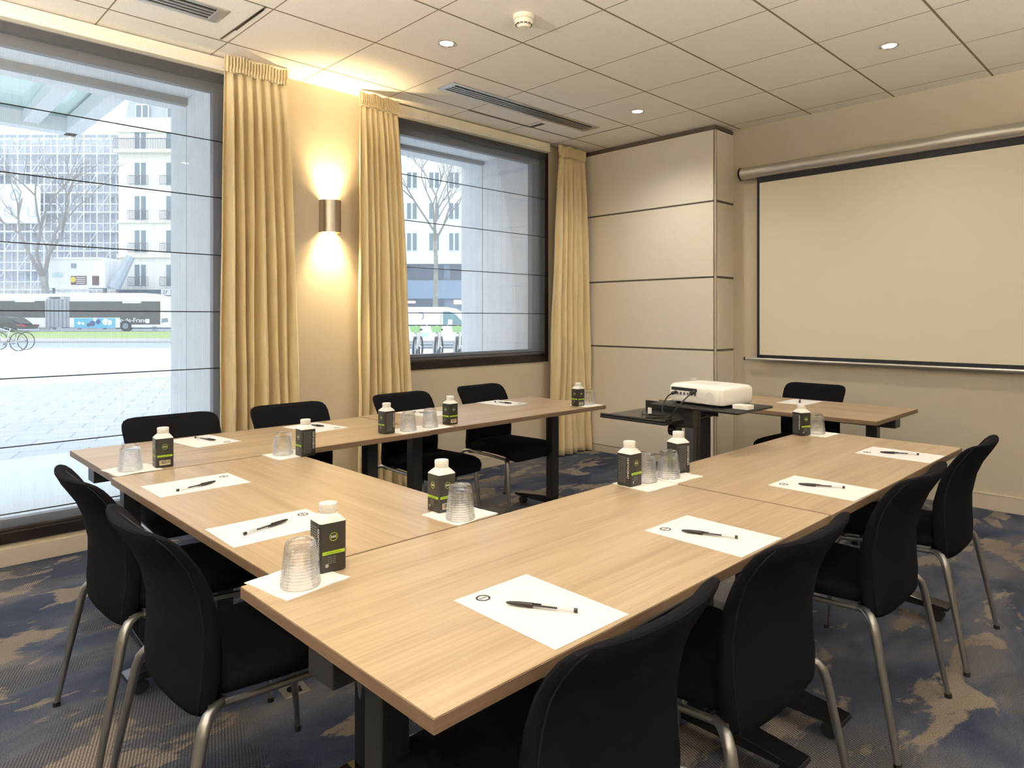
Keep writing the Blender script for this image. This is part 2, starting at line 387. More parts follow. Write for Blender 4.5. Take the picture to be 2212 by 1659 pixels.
# sheer blinds with horizontal rods, one per window
def blind(xa, xb, zb, label):
    t = thing('sheer_blind', label, 'blind', ((xa+xb)/2, YW-.03, zb), 0, 'sheer roman blinds')
    w = (xb-xa)/2; h = 2.885-zb
    MB().box(-w, w, -.0008, .0008, .01, h).build('sheer_fabric', M['sheer'], t)
    for z in (2.443, 2.084, 1.717, 1.356, .997, .635, .283):
        if z > zb+.02: MB().tube([(-w,-.004,z-zb),(w,-.004,z-zb)], .0032, 8).build('rod', M['plastic_black'], t)
    MB().box(-w-.02, w+.02, -.055, .018, h, 2.965-zb).build('headrail', M['cream'], t, bevel=.004)
    hole = MB(); k = int((2*w)/.022)
    for i in range(k): hole.box(-w+i*.022, -w+i*.022+.012, -.058, -.0551, h+.012, h+.022)
    hole.build('bead_chain', M['white'], t)
    return t
blind(W1a+.03, 1.80, .20, 'large sheer blind over the tall floor-length window on the left')
blind(W2a+.03, 4.675, .97, 'sheer blind over the smaller far window with a sill')

# outer facade: thick concrete reveals, soffit and sill
OY = 5.67
fc = MB()
for (a, b, z0, z1) in ((-6, W1a-.1, -.1, 6), (1.75, 2.86, -.1, 6), (4.60, 12, -.1, 6), (W1a-.1, 1.75, 2.915, 6), (2.86, 4.60, 2.915, 6), (2.86, 4.60, -.1, .905), (W1a-.1, 1.75, -.1, .10)):
    y0 = YW+.1 if z1 != .10 else YW+.1
    fc.box(a, b, y0, 5.325, z0, z1); fc.box(a, b, 5.337, OY if z1 != .10 else 5.6, z0, z1)
fo = struct(fc.build('wall_facade', M['concrete']))
jj = MB()
for (a, b, z0, z1) in ((-6, W1a-.11, -.1, 6), (1.76, 2.85, -.1, 6), (4.61, 12, -.1, 6), (W1a-.1, 1.75, 2.925, 6), (2.86, 4.60, 2.925, 6), (2.86, 4.60, -.1, .90)):
    jj.box(a, b, 5.32, 5.34, z0, z1)
jj.build('joint', M['joint'], fo)
MB().box(W1a-.1, 1.75, 5.30, 5.36, 2.865, 2.916).box(2.86, 4.6, 5.30, 5.36, 2.88, 2.916).build('reflection_strip', mat('taupe_reflection_strip', (.22,.20,.18), .7), fo)  # taupe strips modelled in place of the pelmet's reflection in the window glass

# ------------------------------------------------------------------ curtains
def curtain(label, x0t, x1t, x0b, x1b, yc, zt, zb, n, amp, seed):
    rnd = random.Random(seed)
    t = thing('curtain', label, 'curtain', ((x0t+x1t)/2, yc, 0), 0, 'champagne satin curtains'); cx = (x0t+x1t)/2
    nu, nv = n*14, 46; ph = [rnd.uniform(-.5,.5) for _ in range(n+2)]; am = [rnd.uniform(.35,1.35) for _ in range(n+2)]; dr = [rnd.uniform(-1,1) for _ in range(n+2)]
    vs = []; fs = []
    zh = zt-.10
    for j in range(nv+1):
        q = j/nv; z = zh + (zb-zh)*q
        for i in range(nu+1):
            u = i/nu; k = u*n; a = int(k); fr = k-a; a2 = min(a+1, n)
            lerp = lambda arr: arr[a]*(1-fr)+arr[a2]*fr
            uu = u + .6/n*lerp(dr)*math.sin(q*2.4+lerp(ph)*3)*q*min(1, 6*u, 6*(1-u))
            e = q**.75
            x = (x0t+(x1t-x0t)*uu)*(1-e)+(x0b+(x1b-x0b)*uu)*e - cx
            A = amp*(.45+.55*min(1, q*2.2))*lerp(am)*(.35+.65*min(1, q*9+.25))
            w = math.sin(2*PI*k+1.2*lerp(ph)*q)
            y = A*(abs(w)**.75)*(1 if w > 0 else -1) + .010*math.sin(5*q*PI+4*lerp(ph))*q
            vs.append((x, y, z))
    for j in range(nv):
        for i in range(nu):
            a = j*(nu+1)+i; fs.append((a, a+1, a+nu+2, a+nu+1))
    MB().add(vs, fs).build('drape', M['curtain'], t, smooth=True, solid=.004)
    # gathered pencil-pleat heading
    vs = []; fs = []; m = n*3; nu = m*6
    for j in range(9):
        q = j/8; z = zt+(zh-zt)*q
        for i in range(nu+1):
            u = i/nu; k = u*m
            pin = .35 if 6 <= j <= 7 else 1
            x = x0t+(x1t-x0t)*u - cx; y = .016*pin*math.sin(2*PI*k) - .004 + .006*math.sin(u*9+seed)
            vs.append((x, y, z + .006*math.sin(u*17+seed)))
    for j in range(8):
        for i in range(nu):
            a = j*(nu+1)+i; fs.append((a, a+1, a+nu+2, a+nu+1))
    MB().add(vs, fs).build('heading', M['curtain'], t, smooth=True, solid=.004)
    return t
curtain('wide champagne curtain left of the wall lamp, beside the tall window', 1.665, 2.07, 1.63, 2.17, 4.39, 2.962, .02, 7, .056, 3)
curtain('champagne curtain right of the wall lamp, at the far window\'s left edge', 2.625, 2.94, 2.62, 3.09, 4.39, 2.955, .02, 7, .052, 8)
curtain('narrow champagne curtain in the corner beside the panelled pillar', 4.77, 5.13, 4.62, 5.215, 4.41, 2.955, .01, 6, .042, 14)

# ------------------------------------------------------------------ wall lamp
def sconce(loc, rz, label, power=1.0, lc=(1,.76,.40), down=True):
    t = thing('wall_lamp', label, 'lamp', loc, rz)
    n = 28; r = .073
    out = []
    def half(rr): return [(rr*math.cos(PI*k/n), -.03-rr*math.sin(PI*k/n), 0) for k in range(n+1)]
    sh = MB(); p = half(r); q = half(r-.003)
    poly = p + q[::-1]
    for z0, z1 in ((-.115,.115),):
        sh.rings([[(x,y,z) for x,y,_ in poly] for z in (z0,z1)])
    sh.box(-r, -r+.003, -.031, 0, -.115, .115); sh.box(r-.003, r, -.031, 0, -.115, .115)
    sh.build('shade', M['brushed'], t, smooth=True)
    MB().box(-.045, .045, -.012, 0, -.07, .07).build('back_plate', M['white'], t)
    MB().cyl(0, -.045, -.03, .03, .022).build('lamp_holder', M['white'], t)
    MB().cyl(0, -.045, .03, .06, .02, .024).build('bulb', M['lampw'], t); MB().cyl(0, -.045, -.06, -.03, .024, .02).build('bulb', M['lampw'], t)
    for s, en, ang, bl in (((1,8,122,.7),(-1,8,122,.7),(1,60,84,1),(-1,60,84,1)) if down else ((1,17,168,.25),)):
        ld = bpy.data.lights.new('bulb_light', 'SPOT'); ld.energy = en*power; ld.color = lc; ld.spot_size = R(ang); ld.spot_blend = bl; ld.shadow_soft_size = .02
        lo = bpy.data.objects.new('bulb_light', ld); COL.objects.link(lo); lo.parent = t; lo.location = (0, -.05, s*.075) if down else (0, -.06, .12)
        lo.rotation_euler = (PI if s > 0 else 0, 0, 0)
    return t
sconce((2.455, YW, 2.045), 0, 'half-round brushed steel wall lamp glowing up and down between two curtains')

# ------------------------------------------------------------------ ceiling fittings
def downlight(x, y, label, e=1.0):
    t = thing('downlight', label, 'ceiling light', (x, y, CE), 0, 'recessed ceiling downlights')
    ring = MB(); n = 32
    prof = [(.040,.0),(.052,-.001),(.052,-.006),(.046,-.008),(.040,-.004)]
    ring.rings([[(r*math.cos(2*PI*k/n), r*math.sin(2*PI*k/n), z) for k in range(n)] for r, z in prof], closed=True); ring.build('ring', M['chrome'], t, smooth=True)
    MB().cyl(0, 0, -.004, -.0005, .039).build('lens', M['lamp'], t)
    for s in (-1, 1):
        MB().box(s*.056-.004, s*.056+.004, -.012, .012, -.004, -.0005).build('clip', M['alu'], t)
    ld = bpy.data.lights.new('lamp', 'SPOT'); ld.energy = 20*e; ld.color = (1,.93,.82); ld.spot_size = R(146); ld.spot_blend = .8; ld.shadow_soft_size = .045
    lo = bpy.data.objects.new('lamp', ld); COL.objects.link(lo); lo.parent = t; lo.location = (0,0,-.02)
downlight(2.55, 3.284, 'lit downlight nearest the glowing wall lamp')
downlight(4.47, 3.283, 'lit downlight in front of the panelled pillar', 1.7)
downlight(4.47, 1.404, 'lit downlight on the right, above the projection screen')
downlight(2.55, 1.404, 'added unseen downlight over the middle of the table square, above the picture')  # from here on: unseen downlights continuing the grid, added to brighten ceiling and room
downlight(.63, 1.404, 'added unseen downlight over the near corner of the tables', .85)
downlight(.63, 3.284, 'added unseen downlight by the tall window, above the picture', .85)
downlight(2.55, -.47, 'added unseen downlight behind the near row of chairs', .35)
downlight(4.47, -.47, 'added unseen downlight near the right end of the room', .5)
UP = (1,.93,.83)
for q, (x, y, r) in enumerate(((1.2,Y0,PI),(3.1,Y0,PI),(X0,-.2,PI/2),(X0,2.4,PI/2))):  # unseen wall uplighters, added to brighten the ceiling
    sconce((x, y, 1.72), r, ('added unseen uplighter on the wall behind the near chairs, first', 'added unseen uplighter on the wall behind the near chairs, second', 'added unseen uplighter on the back wall behind the viewer', 'added unseen uplighter on the back wall nearer the window')[q], (9,6,18,18)[q], UP, False)

def vent(x0, x1, y0, y1, label):
    t = thing('ceiling_vent', label, 'vent', ((x0+x1)/2, (y0+y1)/2, CE), 0, 'slot air vents in the ceiling')
    w, h = (x1-x0)/2, (y1-y0)/2; f = .028
    MB().box(-w, w, -h, -h+f, -.008, -.0005).box(-w, w, h-f, h, -.008, -.0005).box(-w, -w+f+.02, -h+f, h-f, -.008, -.0005).box(w-f-.02, w, -h+f, h-f, -.008, -.0005).build('frame', M['alu'], t, bevel=.002)
    MB().box(-w+f+.02, w-f-.02, -h+f, h-f, -.002, -.0005).build('backing', M['dark'], t)
    for k in range(3):
        y = -h+f+(2*h-2*f)*(k+1)/4
        MB().box(-w+f+.02, w-f-.02, y-.006, y+.006, -.009, -.003).build('slat', M['alu'], t)
vent(3.0, 4.61, 3.79, 3.975, 'long black slot vent in the ceiling before the far window')
vent(-.15, 1.452, 3.765, 3.968, 'black slot vent in the ceiling at the top left corner')
t = thing('smoke_detector', 'cream round smoke detector on the ceiling', 'smoke detector', (2.62, 2.69, CE))
MB().lathe([(.058,0),(.058,-.022),(.052,-.026)], 36).build('base', M['cream'], t, smooth=True)
MB().lathe([(.050,-.026),(.050,-.044),(.044,-.052),(.034,-.055),(.030,-.066),(.012,-.068)], 36).build('head', M['cream'], t, smooth=True)
g = MB()
for k in range(12):
    a = 2*PI*k/12; g.box(-.008,.008,.0415,.046,-.0535,-.049, Matrix.Rotation(a,4,'Z'))
g.build('air_slot', M['dark'], t)
# open joints round the service hatches in the ceiling
gp = MB()
def gap(pts, w):
    for (x0,y0),(x1,y1) in zip(pts, pts[1:]):
        dx, dy = x1-x0, y1-y0; l = math.hypot(dx,dy); nx, ny = -dy/l*w/2, dx/l*w/2
        gp.add([(x0+nx,y0+ny,CE-.0015),(x1+nx,y1+ny,CE-.0015),(x1-nx,y1-ny,CE-.0015),(x0-nx,y0-ny,CE-.0015)], [(0,1,2,3)])
gap([(3.50,4.225),(4.181,4.225)], .02); gap([(4.19,4.23),(4.19,4.06)], .05); gap([(4.20,4.215),(4.75,4.215),(4.75,3.60)], .014)
gap([(1.566,4.19),(1.574,3.58)], .014); gap([(1.578,4.0),(1.578,3.62)], .012)
gp.build('trim_1', M['groove'])['kind'] = 'structure'
# projection screen on the front wall
t = thing('projection_screen', 'pull-down projection screen with black border on the right wall', 'projection screen', (XS-.003, 1.6, 0))
YA, YB = 2.77-1.6, -.2-1.6
MB().tube([(-.056, 2.91-1.6, 2.562), (-.056, YB-.12, 2.562)], .052, 28).build('housing', M['alu'], t, smooth=True)
for y in (2.912-1.6, YB-.132): MB().tube([(-.056, y, 2.562), (-.056, y+.014, 2.562)], .056, 28).build('end_cap', M['plastic_black'], t, smooth=True)
sy0, sy1, sz0, sz1 = YB+.03, YA, .975, 2.525
MB().box(-.062, -.060, sy0+.024, sy1-.024, sz0+.028, sz1-.062).build('projection_surface', M['screen'], t)
MB().box(-.062, -.060, sy0, sy1, sz1-.062, sz1).box(-.062, -.060, sy0, sy1, sz0, sz0+.028).box(-.062, -.060, sy0, sy0+.024, sz0+.028, sz1-.062).box(-.062, -.060, sy1-.024, sy1, sz0+.028, sz1-.062).build('border', M['screenb'], t)
MB().tube([(-.061, 2.875-1.6, .965), (-.061, YB-.08, .965)], .012, 14).build('bottom_bar', M['alu'], t, smooth=True)
for y in (2.875-1.6, YB-.09): MB().tube([(-.061, y, .965), (-.061, y+.012, .965)], .0145, 14).build('bar_cap', M['plastic_black'], t, smooth=True)
MB().box(-.03, 0, 2.7-1.6, 2.74-1.6, 2.53, 2.60).box(-.03, 0, YB, YB+.04, 2.53, 2.60).build('bracket', M['alu'], t)
# floor socket
t = thing('floor_socket', 'square steel floor socket in the carpet under the chairs', 'socket', (1.117, 2.315, 0), R(-6))
MB().box(-.045, .045, -.045, .045, 0, .003).build('plate', M['alu'], t, bevel=.001)
MB().cyl(0, 0, .003, .0045, .024).build('socket_face', M['plastic_black'], t); MB().box(.004,.02,-.03,.006,.003,.0055).build('flap', M['plastic_black'], t)

# ------------------------------------------------------------------ tables
def table(label, x, y, rz, ln, dp):
    t = thing('meeting_table', label, 'table', (x, y, 0), rz, 'oak folding meeting tables')
    l, d = ln/2, dp/2
    top = MB().box(-l+.0012, l-.0012, -d+.0012, d-.0012, .7385, .74).build('table_top', M['wood'], t)
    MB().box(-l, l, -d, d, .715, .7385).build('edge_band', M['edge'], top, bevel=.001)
    MB().box(-l+.004, l-.004, -.045, .045, .662, .7145).build('beam', M['black'], t, bevel=.002)
    for s in (-1, 1):
        px = s*(l-.145)
        MB().box(px-.032, px+.032, -.03, .03, .075, .662).build('leg', M['black'], t, bevel=.003)
        ft = MB()
        prof = [(-.335,.062),(-.33,.075),(-.05,.105),(.05,.105),(.33,.075),(.335,.062),(.30,.058),(-.30,.058)]
        ft.prism([(a,b) for a,b in prof], -.04, .04, Matrix.Translation((px,0,0)) @ Matrix.Rotation(PI/2,4,'Z'))
        f = ft.build('foot', M['blackgloss'], t, bevel=.003)
        for q in (-1, 1):
            c = MB(); c.rings([[(px+sx, q*.285+.0255*math.cos(a)*1.0, .0262+.0255*math.sin(a)) for a in [2*PI*k/20 for k in range(20)]] for sx in (-.019,-.006)])
            c.rings([[(px+sx, q*.285+.0255*math.cos(a), .0262+.0255*math.sin(a)) for a in [2*PI*k/20 for k in range(20)]] for sx in (.006,.019)])
            c.box(px-.006, px+.006, q*.285-.016, q*.285+.016, .02, .058)
            c.build('castor', M['rubber'], f, smooth=True)
    return t
table('oak table by the tall window, left of the window row', 1.397, 3.191, 0, 1.424, .695)
table('oak table under the far window, right of the window row', 2.829, 3.206, 0, 1.424, .700)
table('short-side oak table on the left joining the two rows', 1.011, 2.164, PI/2, 1.336, .676)
table('nearest oak table, its corner pointing at the viewer', 1.316, 1.145, 0, 1.436, .690)
table('oak table in the near row, beneath the screen side', 2.770, 1.142, 0, 1.456, .690)
table('separate oak table along the projection screen wall', 4.415, 2.06, PI/2, 1.45, .74)

# ------------------------------------------------------------------ chairs
def lerp_tab(tab, z):
    for (z0, *a), (z1, *b) in zip(tab, tab[1:]):
        if z <= z1:
            f = (z-z0)/(z1-z0); return [p+(q-p)*f for p, q in zip(a, b)]
    return list(tab[-1][1:])
BACK = [ # z, y, half width, half thickness, bow
 (.380,-.170,.140,.012,.010),(.387,-.172,.180,.026,.014),(.404,-.175,.203,.036,.018),(.46,-.177,.212,.039,.026),(.52,-.178,.212,.037,.034),(.60,-.184,.212,.032,.040),(.68,-.206,.216,.027,.044),
 (.74,-.236,.221,.023,.046),(.78,-.262,.223,.022,.045),(.805,-.279,.219,.021,.044),(.820,-.289,.208,.018,.042),(.829,-.295,.188,.013,.040),(.833,-.298,.155,.006,.036)]
def make_chair():
    t = thing('meeting_chair', '', 'chair', (0,0,0), 0, 'black upholstered chairs around the tables')
    n = 28; rg = []
    def ringpt(tab, a):
        z, y, w, h, b = tab
        c, s = math.cos(a), math.sin(a)
        x = w*(abs(c)**.55)*(1 if c >= 0 else -1); yy = h*(abs(s)**.65)*(1 if s >= 0 else -1)
        return (x, y + b*(x/.23)**2 + yy, z + (.006*(x/.23)**2 if z > .7 else 0))
    zs = [.380,.387,.395,.404,.42,.43,.46,.49,.52,.56,.60,.64,.68,.71,.74,.76,.78,.795,.805,.820,.829,.833]
    for z in zs:
        tb = (z, *lerp_tab(BACK, z)); rg.append([ringpt(tb, 2*PI*k/n) for k in range(n)])
    bk = MB().rings(rg).build('backrest', M['navy'], t, smooth=True)
    # piping along the rear edge seam
    path = []
    for z in zs[2:-2]:
        tb = (z, *lerp_tab(BACK, z)); path.append(ringpt(tb, PI+.45))
    for z in reversed(zs[2:-2]):
        tb = (z, *lerp_tab(BACK, z)); path.append(ringpt(tb, -.45))
    MB().tube(path, .0020, 6).build('piping', M['piping'], bk, smooth=True)
    # seat
    SEAT = [(-.165,.150,.452,.014),(-.158,.185,.450,.024),(-.12,.205,.447,.030),(0,.222,.445,.030),(.12,.232,.444,.031),(.20,.234,.440,.032),(.245,.230,.430,.033),(.268,.222,.416,.030),(.281,.205,.402,.022),(.285,.18,.395,.010)]
    rg = []
    for y, w, z, h in SEAT:
        rr = []
        for k in range(n):
            a = 2*PI*k/n; c, s = math.cos(a), math.sin(a)
            rr.append((w*(abs(c)**.35)*(1 if c >= 0 else -1), y, z + h*(abs(s)**.6)*(1 if s >= 0 else -1)*(1 if s < 0 else 1) ))
        rg.append(rr)
    MB().rings(rg).build('seat', M['navy'], t, smooth=True)
    fr = MB()
    for s in (-1, 1):
        fr.tube([(s*.200,-.165,.412),(s*.208,-.05,.408),(s*.212,.10,.404),(s*.205,.215,.392)], .0095, 8)
    fr.tube([(-.205,.215,.388),(.205,.215,.388)], .008, 8); fr.tube([(-.2,-.12,.405),(.2,-.12,.405)], .008, 8)
    fr.build('seat_frame', M['steel'], t, smooth=True)
    for s in (-1, 1):
        MB().tube([(s*.196,-.125,.411),(s*.212,-.150,.414),(s*.228,-.172,.408),(s*.238,-.186,.388),(s*.243,-.194,.36),(s*.256,-.232,.17),(s*.2655,-.262,.012)], [.012,.013,.0145,.0155,.0155,.0125,.010], 12, oval=.8).build('leg', M['steel'], t, smooth=True)
        MB().cyl(s*.266, -.263, 0, .014, .0115, .0115, 14).build('glide', M['rubber'], t)
    for s in (-1, 1):
        MB().tube([(s*.200,.205,.398),(s*.206,.222,.385),(s*.209,.23,.36),(s*.217,.249,.17),(s*.222,.262,.012)], [.013,.016,.0165,.013,.0095], 12, oval=.75).build('leg', M['steel'], t, smooth=True)
        MB().cyl(s*.222, .263, 0, .014, .011, .011, 14).build('glide', M['rubber'], t)
    return t
chair0 = make_chair(); used = [False]
def snap(o):
    KIDS[o] = list(o.children)
    for c in o.children: snap(c)
bpy.context.view_layer.update(); snap(chair0)
def place_chair(label, x, y, rz):
    o = chair0 if not used[0] else copy_tree(chair0); used[0] = True
    o.location = (x, y, 0); o.rotation_euler = (0,0,rz); o['label'] = label; return o
place_chair('large black chair back in the foreground, bottom centre', .955, .925, R(1))
place_chair('second nearest chair on the right side, beside the foreground one', 1.585, .925, R(-1))
place_chair('third chair along the right side, drawn under the table', 2.432, .92, R(0))
place_chair('farthest chair on the right side, beside the far table corner', 3.170, .915, R(1))
place_chair('nearest chair on the left side, its seat half under the table', .755, 1.86, R(-90))
place_chair('left side chair farther away, nearest to the tall window', .765, 2.525, R(-90))
place_chair('chair in front of the tall window, first of the window row', 1.135, 3.43, R(180))
place_chair('chair with its back before the wide curtain left of the wall lamp', 1.745, 3.43, R(180))
place_chair('chair in front of the curtain right of the wall lamp', 2.515, 3.45, R(182))
place_chair('chair below the far window, last of the window row', 3.215, 3.49, R(183))
place_chair('lone chair against the wall under the projection screen', 4.74, 2.07, R(90))

# ------------------------------------------------------------------ table ware
TZ = .74
def sheet(name, w, h, th, mt, label, cat, x, y, rz, group, wob=0, parent=None):
    n = 8; vs = []; rnd = random.Random(label)
    for k in (0, 1):
        for j in range(n+1):
            for i in range(n+1):
                u, v = i/n-.5, j/n-.5
                e = max(abs(u), abs(v))*2
                z = th*k + (wob*rnd.random()*max(0, e-.6) if wob and k else 0)
                vs.append((u*w+ (wob*.3*math.sin(v*7+x*9) if wob else 0), v*h + (wob*.3*math.sin(u*8+y*5) if wob else 0), z))
    m1 = (n+1)**2; fs = []
    for j in range(n):
        for i in range(n):
            a = j*(n+1)+i; fs.append((a, a+n+1, a+n+2, a+1)); fs.append((m1+a, m1+a+1, m1+a+n+2, m1+a+n+1))
    rim = [i for i in range(n+1)] + [(j+1)*(n+1)-1 for j in range(1, n+1)] + [n*(n+1)+i for i in range(n-1, -1, -1)] + [j*(n+1) for j in range(n-1, 0, -1)]
    for a, b in zip(rim, rim[1:]+rim[:1]): fs.append((a, b, m1+b, m1+a))
    o = MB().add(vs, fs).build(name, mt); o.location = (x, y, TZ+.0002); o.rotation_euler = (0,0,rz); tag(o, label, cat, group); return o
def paper(label, x, y, rz):
    o = sheet('paper_sheet', .205, .29, .0012, M['paper'], label, 'paper', x, y, rz, 'blank note paper at each seat')
    lg = MB(); r = .0155; n = 28
    lg.rings([[(-.052+q*math.cos(2*PI*k/n), .112+q*math.sin(2*PI*k/n), z) for k in range(n)] for q, z in ((r,.0012),(r,.0014),(r-.0045,.0014),(r-.0045,.0012))], closed=True)
    tt = text_mb('B&B', .0105, Matrix.Translation((-.052,.112,.00135)), .0001); lg.v, b = lg.v, len(lg.v); lg.add(tt.v, tt.f)
    lg.build('printed_logo', M['ink'], o)
    ln = text_mb('h o t e l s', .006, Matrix.Translation((-.012,.112,.0013)), .00008)
    ln.build('printed_line', M['greyink'], o); return o
PAP = [('note paper at the foreground chair, nearest sheet on the near row', .975,.957,R(-1)), ('note paper before the second chair on the right side', 1.628,.952,R(-1)),
 ('note paper before the third chair on the right side', 2.343,.948,R(-1)), ('note paper at the far right corner of the near row', 3.137,.945,R(-1)),
 ('note paper on the left table partly behind the nearest carton', .832,1.85,R(-91)), ('note paper on the left table, farther one near the window seam', .855,2.505,R(-90)),
 ('note paper before the chair at the tall window', 1.18,3.363,R(188)), ('note paper before the chair in front of the wide curtain', 1.743,3.365,R(188)),
 ('note paper behind the two glasses in the window row', 2.47,3.395,R(186)), ('note paper at the right end of the window row', 3.127,3.42,R(182)), ('note paper on the separate screen-wall table', 4.600,2.015,R(91))]
for a in PAP: paper(*a)
def make_pen():
    t = thing('ballpoint_pen', '', 'pen', (0,0,0), 0, 'black ballpoint pens on the note paper')
    X = Matrix.Rotation(PI/2, 4, 'Y')
    MB().rings([[(x, .0040*math.cos(a), .0040*math.sin(a)) for a in [PI/6+2*PI*k/6 for k in range(6)]] for x in (-.018,.066)]).build('barrel', M['clear'], t)
    MB().tube([(-.02,0,0),(.032,0,0)], .0017, 8).build('ink_tube', M['ink'], t)
    cap = MB().tube([(-.0735,0,0),(-.072,0,0),(-.066,0,0),(-.05,0,0),(-.018,0,0)], [.0012,.0022,.0034,.0046,.0052], 14); cap.box(-.05,-.002,.0042,.0078,-.0018,.0018)
    cap.build('cap', M['plastic_black'], t, smooth=True)
    MB().tube([(.066,0,0),(.073,0,0)], .0042, 10).build('plug', M['plastic_black'], t)
    return t
pen0 = make_pen(); bpy.context.view_layer.update(); snap(pen0); pu = [False]
def pen(label, cx, cy, px, py):
    o = pen0 if not pu[0] else copy_tree(pen0); pu[0] = True
    o.location = ((cx+px)/2, (cy+py)/2, TZ+.0015+.0054); o.rotation_euler = (0,0,math.atan2(py-cy, px-cx)); o['label'] = label
for a in [('black pen on the nearest sheet of the near row', .935,1.011,1.008,.883), ('black pen on the second sheet of the near row', 1.585,1.017,1.638,.883), ('black pen on the third sheet of the near row', 2.312,1.019,2.374,.884),
  ('black pen on the sheet at the far right corner', 3.105,1.014,3.170,.878), ('black pen on the left table sheet nearest the viewer', .879,1.864,.744,1.824), ('black pen on the left table sheet near the seam', .913,2.482,.768,2.438),
  ('black pen on the sheet before the tall window', 1.217,3.313,1.172,3.455), ('black pen on the sheet before the wide curtain', 1.776,3.334,1.731,3.472), ('black pen on the sheet behind the two glasses', 2.462,3.315,2.436,3.450),
  ('black pen on the sheet at the right end of the window row', 3.131,3.330,3.108,3.475), ('black pen on the sheet of the screen-wall table, pointing at the viewer', 4.535,1.985,4.67,2.045)]: pen(*a)
# napkins
for lab, x, y, r in (('napkin under the nearest glass and carton', .700,1.432,8), ('napkin at the inner corner of the tables', 1.270,1.575,4), ('left one of the two napkins at the seam of the near row', 1.956,1.405,-4), ('right one of the two napkins at the seam of the near row', 2.122,1.405,-3),
   ('napkin at the far end of the near row', 3.405,1.405,-2), ('napkin at the left end of the window row', .765,2.920,6), ('napkin beside the carton at the left table far corner', 1.312,2.772,3), ('left one of the two napkins in the window row middle', 2.015,2.932,4), ('right one of the two napkins in the window row middle', 2.182,2.936,2), ('napkin at the right end of the window row', 3.440,2.945,2), ('napkin on the screen-wall table behind the trolley', 4.175,2.665,4)):
    sheet('paper_napkin', .158, .158, .0013, M['napkin'], lab, 'napkin', x, y, R(r), 'white napkins under the glasses', .005)
# tumblers upside down
def make_glass():
    t = None
    prof = [(.0415,0),(.0420,.004)]
    for k in range(24):
        z = .006+.076*k/23; prof.append((.0420-.0105*(z/.098) + (.0009 if k % 2 else -.0006), z))
    prof += [(.0325,.088),(.0312,.094),(.0285,.0975),(.020,.098),(.018,.0965),(.004,.0965)]
    inner = [(.004,.082),(.020,.081),(.0265,.077),(.0285,.070),(.0335,.035),(.0385,.002)]
    n = 48
    def mod(u, z):
        f = min(1, max(0, (.09-z)/.01))*min(1, z/.004)
        return 1 + .03*f*abs(math.cos(PI*u*12))
    out = []
    for r, z in prof: out.append([(r*mod(k/n,z)*math.cos(2*PI*k/n), r*mod(k/n,z)*math.sin(2*PI*k/n), z) for k in range(n)])
    o = MB(); o.rings(out, cap=False)
    top = len(out)-1
    o.f.append(tuple(top*n+k for k in range(n)))
    b = len(o.v); inn = [[(r*math.cos(2*PI*k/n), r*math.sin(2*PI*k/n), z) for k in range(n)] for r, z in inner]
    o.rings(inn, cap=False); o.f.append(tuple(b+k for k in range(n)))
    last = b+(len(inn)-1)*n
    for k in range(n): o.f.append((k, (k+1) % n, last+(k+1) % n, last+k))
    g = o.build('drinking_glass', M['tumbler'], smooth=True); return g
gl0 = make_glass(); first = True
for lab, x, y in (('upturned glass nearest the viewer, beside the nearest carton', .692,1.403), ('upturned glass at the inner corner of the tables', 1.245,1.540), ('left glass of the pair at the near row seam, half behind a carton', 1.992,1.428), ('right glass of the pair at the near row seam', 2.100,1.404),
   ('upturned glass at the far end of the near row', 3.415,1.412), ('upturned glass at the left end of the window row', .757,2.915), ('upturned glass left of the carton at the left table far corner', 1.300,2.795), ('left glass of the pair in the window row middle', 2.025,2.925), ('right glass of the pair in the window row middle', 2.172,2.940), ('upturned glass at the right end of the window row', 3.488,2.962), ('upturned glass on the screen-wall table behind the trolley', 4.19,2.705)):
    g = gl0 if first else gl0.copy()
    if not first: COL.objects.link(g)
    first = False
    g.location = (x, y, TZ+.0017); g.rotation_euler = (0,0,random.random()); tag(g, lab, 'glass', 'upturned drinking glasses')
